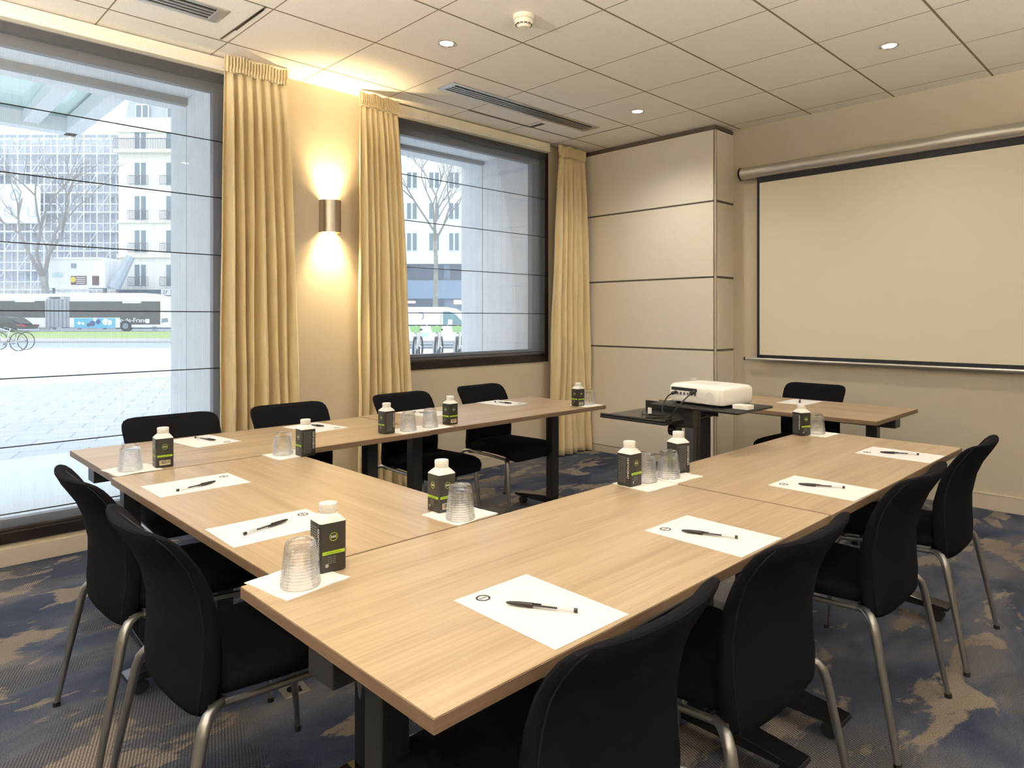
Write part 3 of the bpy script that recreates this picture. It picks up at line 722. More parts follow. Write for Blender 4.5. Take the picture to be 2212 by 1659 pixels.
# water cartons
def make_carton():
    t = thing('water_carton', '', 'carton', (0,0,0), 0, 'dark water cartons with white caps')
    w, rr = .0315, .007; n = 6
    def sq(w, rr, z):
        p = []
        for cx, cy, a0 in ((1,1,0),(-1,1,90),(-1,-1,180),(1,-1,270)):
            for k in range(n+1):
                a = R(a0+90*k/n); p.append((cx*(w-rr)+rr*math.cos(a), cy*(w-rr)+rr*math.sin(a), z))
        return p
    body = MB().rings([sq(w-.001,rr,0), sq(w,rr,.002), sq(w,rr,.111)]).build('body', M['carton'], t, smooth=True)
    MB().rings([sq(w-.0003,rr,.111), sq(w-.0008,rr,.1125), sq(.0255,.010,.120), sq(.0215,.0195,.1265), sq(.0195,.0192,.129)]).build('shoulder', M['white'], t, smooth=True)
    MB().lathe([(.0200,.129),(.0205,.130),(.0205,.1365),(.0192,.1372),(.0192,.1385),(.0208,.1392),(.0208,.1485),(.0200,.150),(.010,.1503)], 40, mod=lambda u,z: 1+.006*math.cos(2*PI*u*20) if .139<z<.149 else 1).build('cap', M['white'], t, smooth=True)
    e = w+.00025
    face = {'B': Matrix.Rotation(0,4,'Z'), 'C': Matrix.Rotation(PI/2,4,'Z'), 'D': Matrix.Rotation(PI,4,'Z'), 'A': Matrix.Rotation(-PI/2,4,'Z')}
    def onf(fc, x, z, roll=0): return face[fc] @ Matrix.Translation((x,-e,z)) @ Matrix.Rotation(PI/2,4,'X') @ Matrix.Rotation(roll,4,'Z')
    band = MB(); ring = MB(); lg = MB(); fine = MB(); dk = MB(); bar = MB()
    for fc, x0 in (('B',-.0265),('C',-.0265),('D',-.0265)):
        band.box(x0, .0265, -e-.0001, -e+.0006, .040, .0475, face[fc])
        m = 26; cz = .079
        ring.rings([[tuple(face[fc] @ Vector((q*math.cos(2*PI*k/m), y, cz+q*math.sin(2*PI*k/m)))) for k in range(m)] for q, y in ((.0098,-e+.0004),(.0098,-e-.0001),(.0086,-e-.0001),(.0086,-e+.0004))], closed=True)
        tt = text_mb('B&B', .0078, onf(fc, 0, cz)); lg.add(tt.v, tt.f)
        tt = text_mb('Eau de source naturelle', .0036, onf(fc, 0, .0437, 0) @ Matrix.Translation((0,0,.0003))); dk.add(tt.v, tt.f)
    for k in range(4):
        tt = text_mb('eau de source', .0034, onf('B', -.004, .034-.0045*k)); fine.add(tt.v, tt.f)
    fine.cyl(0,0,0,.0002,.0042,n=18,M=onf('B',-.016,.0155))
    for k in range(16): tt = text_mb('eau de source naturelle', .0034, onf('A', -.006, .100-.0057*k)); fine.add(tt.v, tt.f)
    tt = text_mb('OMEDOUKES', .0120, onf('A', .021, .064, PI/2), spacing=1.0); lg.add(tt.v, tt.f)
    for k in range(3): tt = text_mb('eau 33 cl', .0034, onf('D', -.004, .034-.0045*k)); fine.add(tt.v, tt.f)
    x = -.016; rnd = random.Random(2)
    bar.box(-.019, .019, -e-.0001, -e+.0004, .009, .027, face['C'])
    bl = MB()
    while x < .016:
        wd = rnd.choice((.0006,.0011,.0018)); bl.box(x, x+wd, -e-.0003, -e+.0002, .013, .0255, face['C']); x += wd+rnd.choice((.0007,.0012))
    band.build('lime_band', M['green'], body); ring.build('logo_ring', M['green'], body); lg.build('lettering', M['whiteink'], body); fine.build('small_print', M['greyink'], body)
    dk.build('band_lettering', M['carton'], body); bar.build('barcode_field', mat('beige_print', (.62,.55,.42), .6), body); bl.build('barcode', M['carton'], body)
    return t
ct0 = make_carton(); bpy.context.view_layer.update(); snap(ct0); cu_ = [False]
def carton(label, x, y, front, phi):
    """front face turned phi degrees past the direction to the room entrance corner"""
    o = ct0 if not cu_[0] else copy_tree(ct0); cu_[0] = True
    to = math.atan2(-y, -x)  # direction to the corner (0,0)
    nang = to + R(phi)
    base = {'B': -PI/2, 'C': 0, 'D': PI/2, 'A': PI}[front]
    o.location = (x, y, TZ+.0017); o.rotation_euler = (0,0,nang-base); o['label'] = label
for a in (('water carton nearest the viewer, right of the nearest glass', .785,1.455,'B',23), ('water carton at the inner corner of the tables', 1.262,1.650,'C',35), ('water carton left of the glasses at the near row seam', 1.910,1.437,'B',50), ('water carton right of the glasses at the near row seam', 2.200,1.428,'A',40),
  ('water carton at the far end of the near row', 3.325,1.448,'B',42), ('water carton at the left end of the window row, barcode showing', .868,2.905,'C',12), ('water carton at the far corner of the left table', 1.360,2.712,'A',25), ('water carton left of the two glasses in the window row', 1.908,2.945,'A',35),
  ('water carton right of the two glasses in the window row', 2.318,2.955,'C',38), ('water carton at the right end of the window row', 3.385,2.965,'C',42), ('water carton half hidden behind the projector', 4.225,2.61,'B',20)): carton(*a)

# ------------------------------------------------------------------ projector trolley
t = thing('projector_trolley', 'black two-tray projector trolley on a post between the tables', 'trolley', (2.64, 1.64, 0))
def loc(x, y): return x-2.64, y-1.64
a, b = loc(2.58,1.385); c, d = loc(2.89,1.825)
up = MB().box(a, c, b, d, .918, .930).build('upper_tray', M['plastic_black'], t, bevel=.004)
MB().box(a+.01, c-.01, b+.01, d-.01, .930, .9308).build('anti_slip_mat', M['rubber'], up)
a, b = loc(2.495,1.685); c, d = loc(2.93,2.05)
lo_ = MB().box(a, c, b, d, .850, .862).box(a, a+.014, b, d, .862, .872).build('lower_tray', M['plastic_black'], t, bevel=.004)
MB().box(c-.10, c-.09, b-.06, d-.02, .862, .905).build('back_lip', M['plastic_black'], t, bevel=.003)
MB().box(-.03, .0, -.022, .022, .10, .84).build('outer_post', M['steel'] if False else mat('graphite_post', (.07,.07,.08), .4, .5), t, bevel=.004)
MB().box(0.002, .034, -.022, .022, .06, .917).build('inner_post', M['black'], t, bevel=.003)
MB().box(-.034, .004, -.026, .026, .835, .917).build('clamp_collar', M['plastic_black'], t, bevel=.004)
MB().box(-.03, .03, .02, .09, .83, .850).build('tray_bracket', M['plastic_black'], t, bevel=.004)
MB().cyl(0,0,-.02,.02,.028,n=20,M=Matrix.Translation((-.01,.085,.815)) @ Matrix.Rotation(PI/2,4,'X')).build('tilt_knob', M['plastic_black'], t, smooth=True)
MB().box(.0,.012,-.02,.04,.52,.58).build('height_lever', M['plastic_black'], t, bevel=.003)
for s in (-1, 1):
    f = MB().box(-.22, .30, s*.18-.018, s*.18+.018, .060, .085).build('foot', M['black'], t, bevel=.004)
    for x in (-.19,.27):
        MB().rings([[(x+.024*math.cos(q), s*.18+e, .0245+.024*math.sin(q)) for q in [2*PI*k/18 for k in range(18)]] for e in (-.01,.01)]).box(x-.006,x+.006,s*.18-.006,s*.18+.006,.03,.062).build('castor', M['rubber'], f, smooth=True)
MB().box(-.02,.04,-.165,.165,.060,.085).build('crossbar', M['black'], t, bevel=.004)
# projector
t = thing('projector', 'white data projector on the trolley, cables in its rear', 'projector', (2.742, 1.61, .9308), R(-8))
w, dd = .118, .150
def rr(w, d, r, z, n=6):
    p = []
    for cx, cy, a0 in ((1,1,0),(-1,1,90),(-1,-1,180),(1,-1,270)):
        for k in range(n+1):
            q = R(a0+90*k/n); p.append((cx*(w-r)+r*math.cos(q), cy*(d-r)+r*math.sin(q), z))
    return p
body = MB().rings([rr(w-.012,dd-.012,.02,.010), rr(w-.004,dd-.004,.026,.014), rr(w,dd,.03,.026), rr(w,dd,.03,.074), rr(w-.003,dd-.003,.032,.084), rr(w-.010,dd-.010,.034,.090), rr(w-.022,dd-.022,.034,.0925)]).build('body', M['white'], t, smooth=True)
q = MB(); q.box(-w-.0012, -w+.002, -.02, .125, .062, .076); q.build('port_recess', M['plastic_black'], body)
q = MB(); rnd = random.Random(5)
for k in range(7): q.box(-w-.0016, -w+.002, -.015+.02*k, -.015+.02*k+.011, .044, .056)
q.build('connector_socket', mat('dark_grey_socket', (.09,.09,.10), .5), body)
MB().cyl(0,0,-.001,.0012,.024,n=28,M=Matrix.Translation((-w,-.09,.044)) @ Matrix.Rotation(PI/2,4,'Y')).build('speaker_grille', mat('pale_grille', (.66,.65,.62), .6), body)
MB().box(-.06,.02,-.04,.06,.0925,.0932).build('top_badge_plate', mat('pale_grey_print', (.68,.67,.64), .5), body)
MB().rings([rr(.035,.05,.015,.0925),rr(.033,.048,.015,.0935)], M=Matrix.Translation((.045,-.07,0))).build('lens_slider', M['white'], body)
for x, y in ((-.09,-.11),(-.09,.11),(.09,0)): MB().cyl(x,y,0,.013,.011).build('foot', M['plastic_black'], t)
MB().tube([(w-.01,.07,.05),(w+.006,.07,.05)], .03, 24).build('lens', M['plastic_black'], t, smooth=True)
tag(MB().box(-.028,.028,-.036,.036,0,.019, ).build('remote_box', M['white'], bevel=.003), 'small white box on the trolley tray beside the projector', 'box').location = (2.683, 1.420, .9309)
def bez(p, n=26):
    p = [Vector(q) for q in p]; out = []
    ext = [2*p[0]-p[1]] + p + [2*p[-1]-p[-2]]
    for i in range(1, len(ext)-2):
        for k in range(n//len(p)+4):
            s = k/(n//len(p)+4); a, b, c, d = ext[i-1:i+3]
            out.append(.5*((2*b)+(c-a)*s+(2*a-5*b+4*c-d)*s*s+(3*b-a-3*c+d)*s**3))
    return out + [p[-1]]
tag(MB().tube(bez([(2.615,1.715,.985),(2.585,1.735,.965),(2.560,1.745,.91),(2.575,1.72,.872),(2.62,1.70,.868)]), .0032, 8).tube([(2.624,1.713,.987),(2.603,1.723,.98)], .0075, 10).build('power_cable', M['rubber'], smooth=True), 'black power cable looping from the left of the projector rear', 'cable')
tag(MB().tube(bez([(2.608,1.618,.992),(2.575,1.625,.975),(2.556,1.66,.93),(2.560,1.70,.885),(2.59,1.74,.868)]), .0032, 8).tube([(2.618,1.615,.994),(2.592,1.620,.988)], .008, 10).build('video_cable', M['rubber'], smooth=True), 'black video cable hanging from the middle of the projector rear', 'cable')
pts = []
for k in range(70):
    q = 2*PI*k/14; r_ = .048+.006*math.sin(k*1.7); pts.append((2.575+r_*math.cos(q)*.8, 1.775+r_*math.sin(q)*1.2, .866+.0028*(k//14)+.0015*math.sin(k)))
pts += [(2.60,1.88,.87),(2.66,1.93,.868),(2.70,1.95,.868)]
cc = tag(MB().tube(pts, .0028, 7).build('coiled_cable', M['rubber'], smooth=True), 'coil of black cable lying on the lower trolley tray', 'cable')
MB().box(2.606,2.608,1.835,1.855,.872,.905).build('tag', M['white'], cc)

# ------------------------------------------------------------------ outdoors
def street(u, d, z=0):   # lateral offset along the street, distance from the facade camera side
    return (d*C_ + u*S_, d*S_ - u*C_, z)
RS = math.atan2(-C_, S_)
def ru(px, d): return (px-CX)/F*d
def rz_(py, d): return CAMH+(HY-py)*d/F
def sthing(name, label, cat, u, d, z=0, group=None): return thing(name, label, cat, street(u, d, z), RS, group)
GZ = .05
def strip(name, d0, d1, z0, z1, m, w=120):
    o = MB().box(-w, w, 0, d1-d0, z0, z1).build(name, m); o.location = street(0, d0); o.rotation_euler = (0,0,RS); return struct(o)
struct(MB().box(-40, 60, 5.6, 7.35, -.1, .10).build('ground_band', M['slab']))
def slab(name, poly, z0, z1, m):
    n = len(poly); o = MB().add([(x,y,z0) for x,y in poly]+[(x,y,z1) for x,y in poly], [tuple(range(n-1,-1,-1)), tuple(range(n,2*n))]+[(i,(i+1)%n,n+(i+1)%n,n+i) for i in range(n)]).build(name, m); return struct(o)
slab('pavement', [(-50,7.35),(32.9,7.35),(24.2,16),(-50,16)], -.1, .05, M['pave'])
slab('plaza', [(-60,16),(24.2,16),(-64,105)], -.1, .045, M['plaza'])
strip('road', 28.5, 34.5, -.1, .03, M['asphalt'])
strip('kerb', 34.5, 39.5, -.1, .12, M['kerb'])
o = strip('lawn', 39.5, 60, -.1, .10, M['grass']); o['kind'] = 'stuff'; tag(o, 'green lawn strip between the road and the bus lane', 'grass')
strip('far_road', 60, 160, -.1, .04, M['asphalt'], 180)

def casement(par, x, z, w, h, y=-.02, balc=True, shut=False):
    f = MB().box(x-w/2-.12, x+w/2+.12, y-.06, y+.05, z-.1, z+h+.15).build('window', M['winf'], par)
    MB().box(x-w/2, x-.10, y-.09, y-.06, z, z+h).box(x+.10, x+w/2, y-.09, y-.06, z, z+h).build('pane', M['wing'], f)
    if balc:
        b = MB(); 
        b.box(x-w/2-.5, x+w/2+.5, y-.55, y-.5, z+.95, z+1.02); b.box(x-w/2-.5, x+w/2+.5, y-.55, y-.5, z-.02, z+.04)
        k = int((w+1)/.18)
        for i in range(k+1): xx = x-w/2-.5+(w+1)*i/k; b.box(xx-.02, xx+.02, y-.54, y-.51, z, z+.95)
        b.build('balcony_rail', M['iron'], f)
D = 78; px_ = D/F
t = sthing('apartment_building', 'cream stone apartment block with iron balconies behind the bus', 'building', 0, D)
xa, xb = ru(256, D), ru(470, D)
MB().box(xa, xb, 0, 10, 0, rz_(285, D)).build('facade', M['facade'], t)
MB().box(xa, xb, -1.0, 0, rz_(333, D), rz_(326, D)).box(xa, xb, -.35, 0, rz_(557, D), rz_(549, D)).box(xa, xb, -.3, 0, rz_(482, D), rz_(478, D)).build('cornice', M['stone2'], t)
b = MB().box(xa, xb, -1.0, -.95, rz_(305, D), rz_(303, D))
for k in range(60): xx = xa+(xb-xa)*k/59; b.box(xx-.02, xx+.02, -.99, -.96, rz_(326, D), rz_(305, D))
b.build('balcony_rail', M['iron'], t)
MB().prism([(xa,rz_(285,D)),(xb,rz_(285,D)),(xb,rz_(215,D)),(xa+.8,rz_(215,D))], .6, 9).build('mansard', M['zinc'], t)
MB().box(xa-.1, xb, -.35, .5, rz_(287, D), rz_(256, D)).build('attic_band', M['stone2'], t)
for py0, py1, bl in ((622-4, 572, True), (545, 498, True), (475, 424, True), (400, 352, True), (328, 285, False)):
    for pxx in (304, 372, 440): casement(t, ru(pxx, D), rz_(py0, D), 1.25, (py0-py1)*px_, balc=bl)
for pxx in (304, 372): casement(t, ru(pxx, D), rz_(252, D), 1.3, 26*px_, y=.3, balc=False)
MB().box(xa, xb, -.3, 0, 0, rz_(626, D)).build('shop_front', M['bluedark'], t)
MB().box(ru(352,D), ru(372,D), -.42, -.3, rz_(638,D), rz_(625,D)).build('shop_sign', M['poster'], t)
text_mb('27', .55, Matrix.Translation((ru(361,D), -.43, rz_(632,D))) @ Matrix.Rotation(PI/2,4,'X'), .01).build('sign_number', M['ink'], t)
# scaffolded building
D2 = 80; t = sthing('scaffolded_building', 'building wrapped in pale scaffold netting with a white banner', 'building', 0, D2)
xa, xb = ru(-120, D2), ru(256, D2)
MB().box(xa, xb, 3, 12, 0, rz_(280, D2)).build('facade', M['facade'], t)
for py0, py1 in ((390,340),(465,415),(540,490)):
    for k in range(-1, 5): casement(t, ru(30+62*k, D2), rz_(py0, D2), 1.4, 2.6, y=2.98, balc=False)
for k in range(0, 2): casement(t, ru(33+62*k, D2), rz_(604, D2), 1.4, 2.1, y=2.98, balc=False)
sc = MB()
nx, nz = 13, 8
for i in range(nx+1):
    x = xa+(xb-xa)*i/nx
    for y in (1.0, 2.2): sc.box(x-.06, x+.06, y-.06, y+.06, 3.2, rz_(272, D2))
for j in range(nz+1):
    z = 4.6+(rz_(285, D2)-4.6)*j/nz
    sc.box(xa, xb, .95, 1.05, z+.9, z+1.0); sc.box(xa, xb, .95, 2.3, z-.08, z+.06)
for i in range(nx):
    x0, x1 = xa+(xb-xa)*i/nx, xa+(xb-xa)*(i+1)/nx
    for j in range(nz):
        if (i+j) % 3 == 0:
            z0 = 4.6+(rz_(285, D2)-4.6)*j/nz; z1 = 4.6+(rz_(285, D2)-4.6)*(j+1)/nz
            sc.tube([(x0,1,z0),(x1,1,z1)], .05, 5)
sc.build('scaffold', mat('pale_scaffold_tube', (.80,.83,.87), .5), t)
MB().box(xa, xb, 2.40, 2.42, 5.2, rz_(290, D2)).build('netting', M['net'], t)
bn = MB().box(ru(-60,D2), ru(78,D2), .70, .76, rz_(480,D2), rz_(397,D2)).build('banner', M['poster'], t)
text_mb('coru', 2.9, Matrix.Translation((ru(22,D2), .68, rz_(452,D2))) @ Matrix.Rotation(PI/2,4,'X'), .01).build('banner_lettering', mat('faded_grey_print', (.60,.64,.70), .6), bn)
cx_, cz_ = ru(23,D2), rz_(420,D2)
MB().rings([[(cx_+r*math.cos(a)*(1-.35*max(0,math.sin(a))), y, cz_+r*math.sin(a)*(1.35 if math.sin(a) > 0 else 1)) for a in [2*PI*k/28 for k in range(28)]] for r, y in ((.62,.69),(.62,.66),(.42,.66),(.42,.69))], closed=True).build('drop_logo', mat('faded_slate_print', (.42,.50,.60), .6), bn)
sh = MB().box(xa, xb, 2.6, 3.0, 2.6, 3.6).build('shop_fascia', M['poster'], t)
for k in range(5): MB().box(ru(-20+60*k,D2), ru(22+60*k,D2), 2.55, 2.62, 0, 3.3).build('shop_window', M['bluedark'], t)
# site hut and chute
DH = 72; t = sthing('site_hut', 'white site hut with small signs above the bus roof', 'hut', ru(166, DH), DH)
hx = 61*DH/F
MB().box(-hx, hx, 0, 3, rz_(622,DH), rz_(560,DH)).build('cabin', M['poster'], t)
MB().box(-hx-.1, hx-.3, -.1, 3.1, rz_(560,DH), rz_(556,DH)).build('roof_edge', M['winf'], t)
for x in (-hx+.3, 0, hx-.3): MB().box(x-.12, x+.12, .3, .6, 0, rz_(622,DH)).build('support', M['iron'], t)
def hsign(x0, x1, y0, y1, m, nm): return MB().box(ru(x0,DH)-ru(166,DH), ru(x1,DH)-ru(166,DH), -.06, -.005, rz_(y1,DH), rz_(y0,DH)).build(nm, m, t)
hsign(154, 165, 569, 579, mat('slate_window', (.25,.33,.42), .3), 'small_window')
s1 = hsign(154, 187, 596, 615, M['maroon'], 'sign'); s2 = hsign(200, 214, 596, 616, M['maroon'], 'sign')
MB().cyl(0,0,-.02,.02,.30,n=20,M=Matrix.Translation((ru(159,DH)-ru(166,DH),-.08,rz_(604,DH))) @ Matrix.Rotation(PI/2,4,'X')).build('sign_emblem', M['yellow'], s1)
for k in range(4): MB().box(ru(166,DH)-ru(166,DH), ru(185,DH)-ru(166,DH), -.085, -.06, rz_(600.5+4*k,DH), rz_(599+4*k,DH)).build('sign_line', M['poster'], s1)
hsign(113, 136, 588, 598, mat('pale_teal_print', (.55,.72,.75), .6), 'notice')
hsign(120, 192, 622, 634, M['poster'], 'board')
text_mb('MAGASIN OUVERT', .42, Matrix.Translation((ru(156,DH)-ru(166,DH), -.075, rz_(628,DH))) @ Matrix.Rotation(PI/2,4,'X'), .01).build('board_lettering', mat('faded_grey_lettering', (.45,.46,.48), .6), t)
t = sthing('debris_chute', 'blue grey sloping chute beside the cream building', 'chute', ru(246, DH), DH)
ch = MB(); P0, P1 = Vector((ru(240,DH)-ru(246,DH), .5, rz_(622,DH))), Vector((ru(268,DH)-ru(246,DH), 1.2, rz_(552,DH)))
ch.tube([P0, P1], [.62,.42], 8); ch.build('trough', mat('blue_grey_sheet', (.42,.50,.56), .5), t)
MB().box(-.1,.1,.5,.7,0,rz_(622,DH)).build('support', M['iron'], t)

def tree(label, u, d, height, fork, r0, spread, seed, depth=5, name='bare_tree'):
    rnd = random.Random(seed); t = sthing(name, label, 'tree', u, d)
    tr = MB(); br = MB(); tw = MB()
    top = Vector((rnd.uniform(-.2,.2), 0, fork)); tr.tube([(0,0,-.05),(0.02,0,fork*.35),(.05,.05,fork*.7),top], [r0*1.25,r0,r0*.85,r0*.72], 10)
    def grow(p, dirv, ln, r, k):
        q1 = p + dirv*ln*.5 + Vector((rnd.uniform(-1,1),rnd.uniform(-1,1),rnd.uniform(-.3,.6)))*ln*.07
        q2 = q1 + (dirv+Vector((rnd.uniform(-.25,.25),rnd.uniform(-.25,.25),rnd.uniform(-.05,.25)))).normalized()*ln*.5
        (br if k > depth-3 else tw).tube([p,q1,q2], [r,r*.8,r*.6], 6 if k > 2 else 4)
        if k <= 0: return
        for _ in range(rnd.choice((2,2,3))):
            nd = (dirv+Vector((rnd.uniform(-1,1),rnd.uniform(-1,1),rnd.uniform(-.35,.7)))*spread).normalized()
            grow(q2 if rnd.random() > .35 else q1, nd, ln*rnd.uniform(.62,.82), r*.58, k-1)
    nb = 4
    for i in range(nb):
        a = 2*PI*i/nb+rnd.uniform(-.4,.4); dv = Vector((math.cos(a)*.55, math.sin(a)*.5, 1)).normalized()
        grow(top-Vector((0,0,rnd.uniform(0,fork*.12))), dv, height*.27, r0*.5, depth)
    tr.build('trunk', M['bark'], t, smooth=True); br.build('branches', M['twig'], t); tw.build('twigs', M['twig'], t)
    return t
tree('bare plane tree rising behind the bus in front of the scaffold', ru(97, 70), 70, 19, 5.6, .42, .75, 4, 5)
tree('slender bare tree behind the white van', ru(940, 46), 46, 9.5, 7.2, .17, .6, 11, 5, 'bare_tree')
# articulated bus
DB = 62; t = sthing('articulated_bus', 'long white articulated bus with dark windows passing outside', 'bus', ru(190, DB), DB, .04)
def bx(p): return ru(p, DB)-ru(190, DB)
def bz(p): return rz_(p, DB)-.04
xe = bx(384)
MB().prism([(bx(150),.35),(bx(150),bz(640)),(bx(158),bz(633)),(bx(310),bz(633)),(bx(330),bz(638)),(xe-.3,bz(642)),(xe,bz(655)),(xe,.35)], 0, 2.5).build('rear_body', M['buswhite'], t, bevel=.06)
MB().box(bx(-150), bx(97), 0, 2.5, .35, bz(640)).build('front_body', M['buswhite'], t, bevel=.08)
bl = MB()
for k in range(12): x0, x1 = bx(97)+(bx(150)-bx(97))*k/12, bx(97)+(bx(150)-bx(97))*(k+1)/12; xm = (x0+x1)/2; bl.prism([(x0,.4),(x0,bz(648)),(xm,bz(646)),(x1,bz(648)),(x1,.4)], .06 if k % 2 else .14, 2.4)
bl.build('bellows', M['bellows'], t)
gw = MB().box(bx(150), bx(346), -.03, .02, bz(686), bz(651)).box(bx(260), bx(346), -.03, .02, bz(701), bz(686)).build('rear_windows', M['busglass'], t)
MB().box(bx(-150), bx(97), -.03, .02, bz(686), bz(650)).build('front_windows', M['busglass'], t)
ad = MB().box(bx(161), bx(249), -.05, -.005, bz(708.5), bz(687.5)).build('advert_panel', M['blue'], t)
aw = MB(); 
for cxp, cyp, rp in ((200,699,6),(213,695,5),(192,702,4)): aw.cyl(0,0,-.005,.01,rp*DB/F,n=16,M=Matrix.Translation((bx(cxp),-.055,bz(cyp))) @ Matrix.Rotation(PI/2,4,'X'))
aw.build('advert_shapes', M['navyink'], ad)
a2 = MB()
for cxp, cyp, rp in ((229,695,7),(237,697,6),(206,690,4),(172,698,3.5),(180,699,3)): a2.cyl(0,0,-.005,.012,rp*DB/F,n=16,M=Matrix.Translation((bx(cxp),-.058,bz(cyp))) @ Matrix.Rotation(PI/2,4,'X'))
a2.build('advert_shapes', M['poster'], ad)
text_mb('île-de-France', .56, Matrix.Translation((bx(289), -.045, bz(692))) @ Matrix.Rotation(PI/2,4,'X'), .01).build('lettering', M['poster'], t)
MB().box(bx(315), bx(323), -.045, -.02, bz(698), bz(689)).build('emblem', M['winf'], t)
for pxx in (272, 20):
    x = bx(pxx); wz = .50
    MB().tube([(x,-.06,wz),(x,.3,wz)], .50, 28).build('wheel', M['rubber'], t, smooth=True); MB().tube([(x,-.09,wz),(x,-.05,wz)], .27, 20).build('hub', M['wing'], t, smooth=True)
MB().prism([(bx(349),bz(697)),(bx(364),bz(695)),(bx(362),bz(687)),(bx(350),bz(688))], -.03, .02).build('rear_quarter_light', M['wing'], t)
MB().box(bx(329), bx(339), -.03, .02, bz(707), bz(705)).box(bx(329), bx(339), -.03, .02, bz(714), bz(712)).build('vent_slot', M['wing'], t)
MB().box(bx(33), bx(75), -.05, .0, bz(652.5), bz(650)).box(bx(265), bx(305), -.05, .0, bz(655), bz(651.5)).box(bx(-60), bx(310), .5, 2, bz(641), bz(634)).build('roof_trim', M['buswhite'], t)

# dark car, only its tail in view
DC = 57; t = sthing('parked_car', 'dark car with red tail light at the left picture edge', 'car', ru(-4, DC), DC, .10)
cw = lambda p: ru(p, DC)-ru(20, DC)
cz = lambda p: rz_(p, DC)-.10
MB().prism([(cw(72),cz(704)),(cw(76),.62),(cw(74),.25),(cw(-40),.25),(cw(-42),cz(706)),(cw(-30),cz(703)),(cw(-12),cz(697)),(cw(52),cz(697))], 0, 1.75).build('body', M['carp'], t, bevel=.08)
MB().prism([(cw(66),cz(700)),(cw(48),cz(687)),(cw(30),cz(684)),(cw(-2),cz(685)),(cw(-18),cz(698))], .12, 1.63).build('cabin', M['carp'], t, bevel=.1)
MB().prism([(cw(52),cz(697)),(cw(42),cz(688)),(cw(10),cz(687)),(cw(8),cz(697))], .09, .14).build('side_window', M['busglass'], t)
MB().box(cw(58), cw(75.5), -.03, .22, cz(706), cz(701)).box(cw(58), cw(75.5), 1.53, 1.78, cz(706), cz(701)).build('tail_light', M['red'], t)
for p in (48, -22): MB().tube([(cw(p),-.02,.33),(cw(p),.25,.33)], .33, 24).build('wheel', M['rubber'], t, smooth=True)

# bicycles
def bicycle(label, u, d, fm, flip):
    t = sthing('bicycle', label, 'bicycle', u, d, GZ, 'bicycles parked at the left edge')
    s = flip; r = .34
    for x in (.53, -.53):
        w = MB().tube([(s*x+r*math.cos(a), 0, r+r*math.sin(a)) for a in [2*PI*k/32 for k in range(32)]], .017, 6, closed=True)
        o = w.build('wheel', M['rubber'], t, smooth=True)
        sp = MB()
        for k in range(14): a = 2*PI*k/14; sp.tube([(s*x,0,r),(s*x+r*.97*math.cos(a),0,r+r*.97*math.sin(a))], .003, 4)
        sp.tube([(s*x,-.04,r),(s*x,.04,r)], .02, 8); sp.build('spokes', M['steel'], o)
    bb = (s*.05,0,.29); st = (s*.22,0,.86); hd = (s*-.33,0,.90); hl = (s*-.37,0,.76)
    MB().tube([(s*.53,0,r),bb], .011, 7).tube([bb,st], .016, 8).tube([bb,hl], .018, 8).tube([(s*.17,0,.74),hd], .016, 8).tube([(s*.53,0,r),(s*.17,0,.74)], .009, 7).tube([(s*-.53,0,r),hl,hd], .014, 8).build('frame', fm, t, smooth=True)
    MB().box(-.12,.14,-.06,.06,0,.05,Matrix.Translation((s*.23,0,.90))).build('saddle', M['rubber'], t, bevel=.02)
    MB().tube([hd,(s*-.36,0,1.0),(s*-.30,.02,1.03)], .012, 8).tube([(s*-.30,-.28,1.02),(s*-.36,-.12,1.03),(s*-.36,.12,1.03),(s*-.30,.28,1.02)], .013, 8).build('handlebar', M['rubber'], t, smooth=True)
    MB().tube([(bb[0]-.09,-.08,bb[2]-.08),(bb[0],-.06,bb[2]),(bb[0],.06,bb[2]),(bb[0]+.09,.08,bb[2]+.08)], .012, 6).tube([(bb[0],-.03,bb[2]),(bb[0],-.04,bb[2])], .09, 18).build('crank', M['steel'], t)
    MB().box(s*.42-.2, s*.42+.2, -.07, .07, .74, .755).build('rack', M['rubber'], t); return t
bicycle('nearer bicycle at the left picture edge', ru(40,26)-.53, 26, mat('white_bike_frame', (.75,.76,.78), .4), 1)
bicycle('farther bicycle overlapping the nearer one at the left edge', ru(56,27)-.53, 27.0, M['iron'], 1)

# building beyond the far window
D3 = 76; t = sthing('office_building', 'white rendered building with blue grey lower floors behind the van', 'building', 0, D3)
xa, xb = ru(760, D3), ru(1060, D3); zz = lambda p: rz_(p, D3); p3 = D3/F
MB().box(xa, xb, 0, 10, zz(570), zz(270)).build('facade', M['facadew'], t)
for py0, py1 in ((406,373),(473,439),(541,504),(340,306)):
    for pxx in (796, 844, 890, 938, 981, 1026): casement(t, ru(pxx, D3), zz(py0), 1.05, (py0-py1)*p3, balc=False)
MB().box(xa, xb, .2, 10, 0, zz(570)).build('base_wall', M['bluegrey'], t)
for a_, b_ in ((790,856),(868,958),(972,1050)): MB().box(ru(a_,D3), ru(b_,D3), .14, .2, zz(603), zz(573)).build('strip_window', M['bluedark'], t)
MB().box(xa, xb, 0, .2, zz(645), zz(606)).build('fascia', mat('light_blue_fascia', (.26,.37,.50), .6), t)
for a_, b_ in ((790,866),(872,935),(945,958)): MB().box(ru(a_,D3), ru(b_,D3), .10, .2, 0, zz(645)).build('shop_window', M['bluedark'], t)
MB().box(ru(866,D3), ru(897,D3), .06, .1, zz(655), zz(650)).box(ru(980,D3), ru(1010,D3), .06, .1, zz(657), zz(648)).build('shop_lights', M['shopglow'], t)
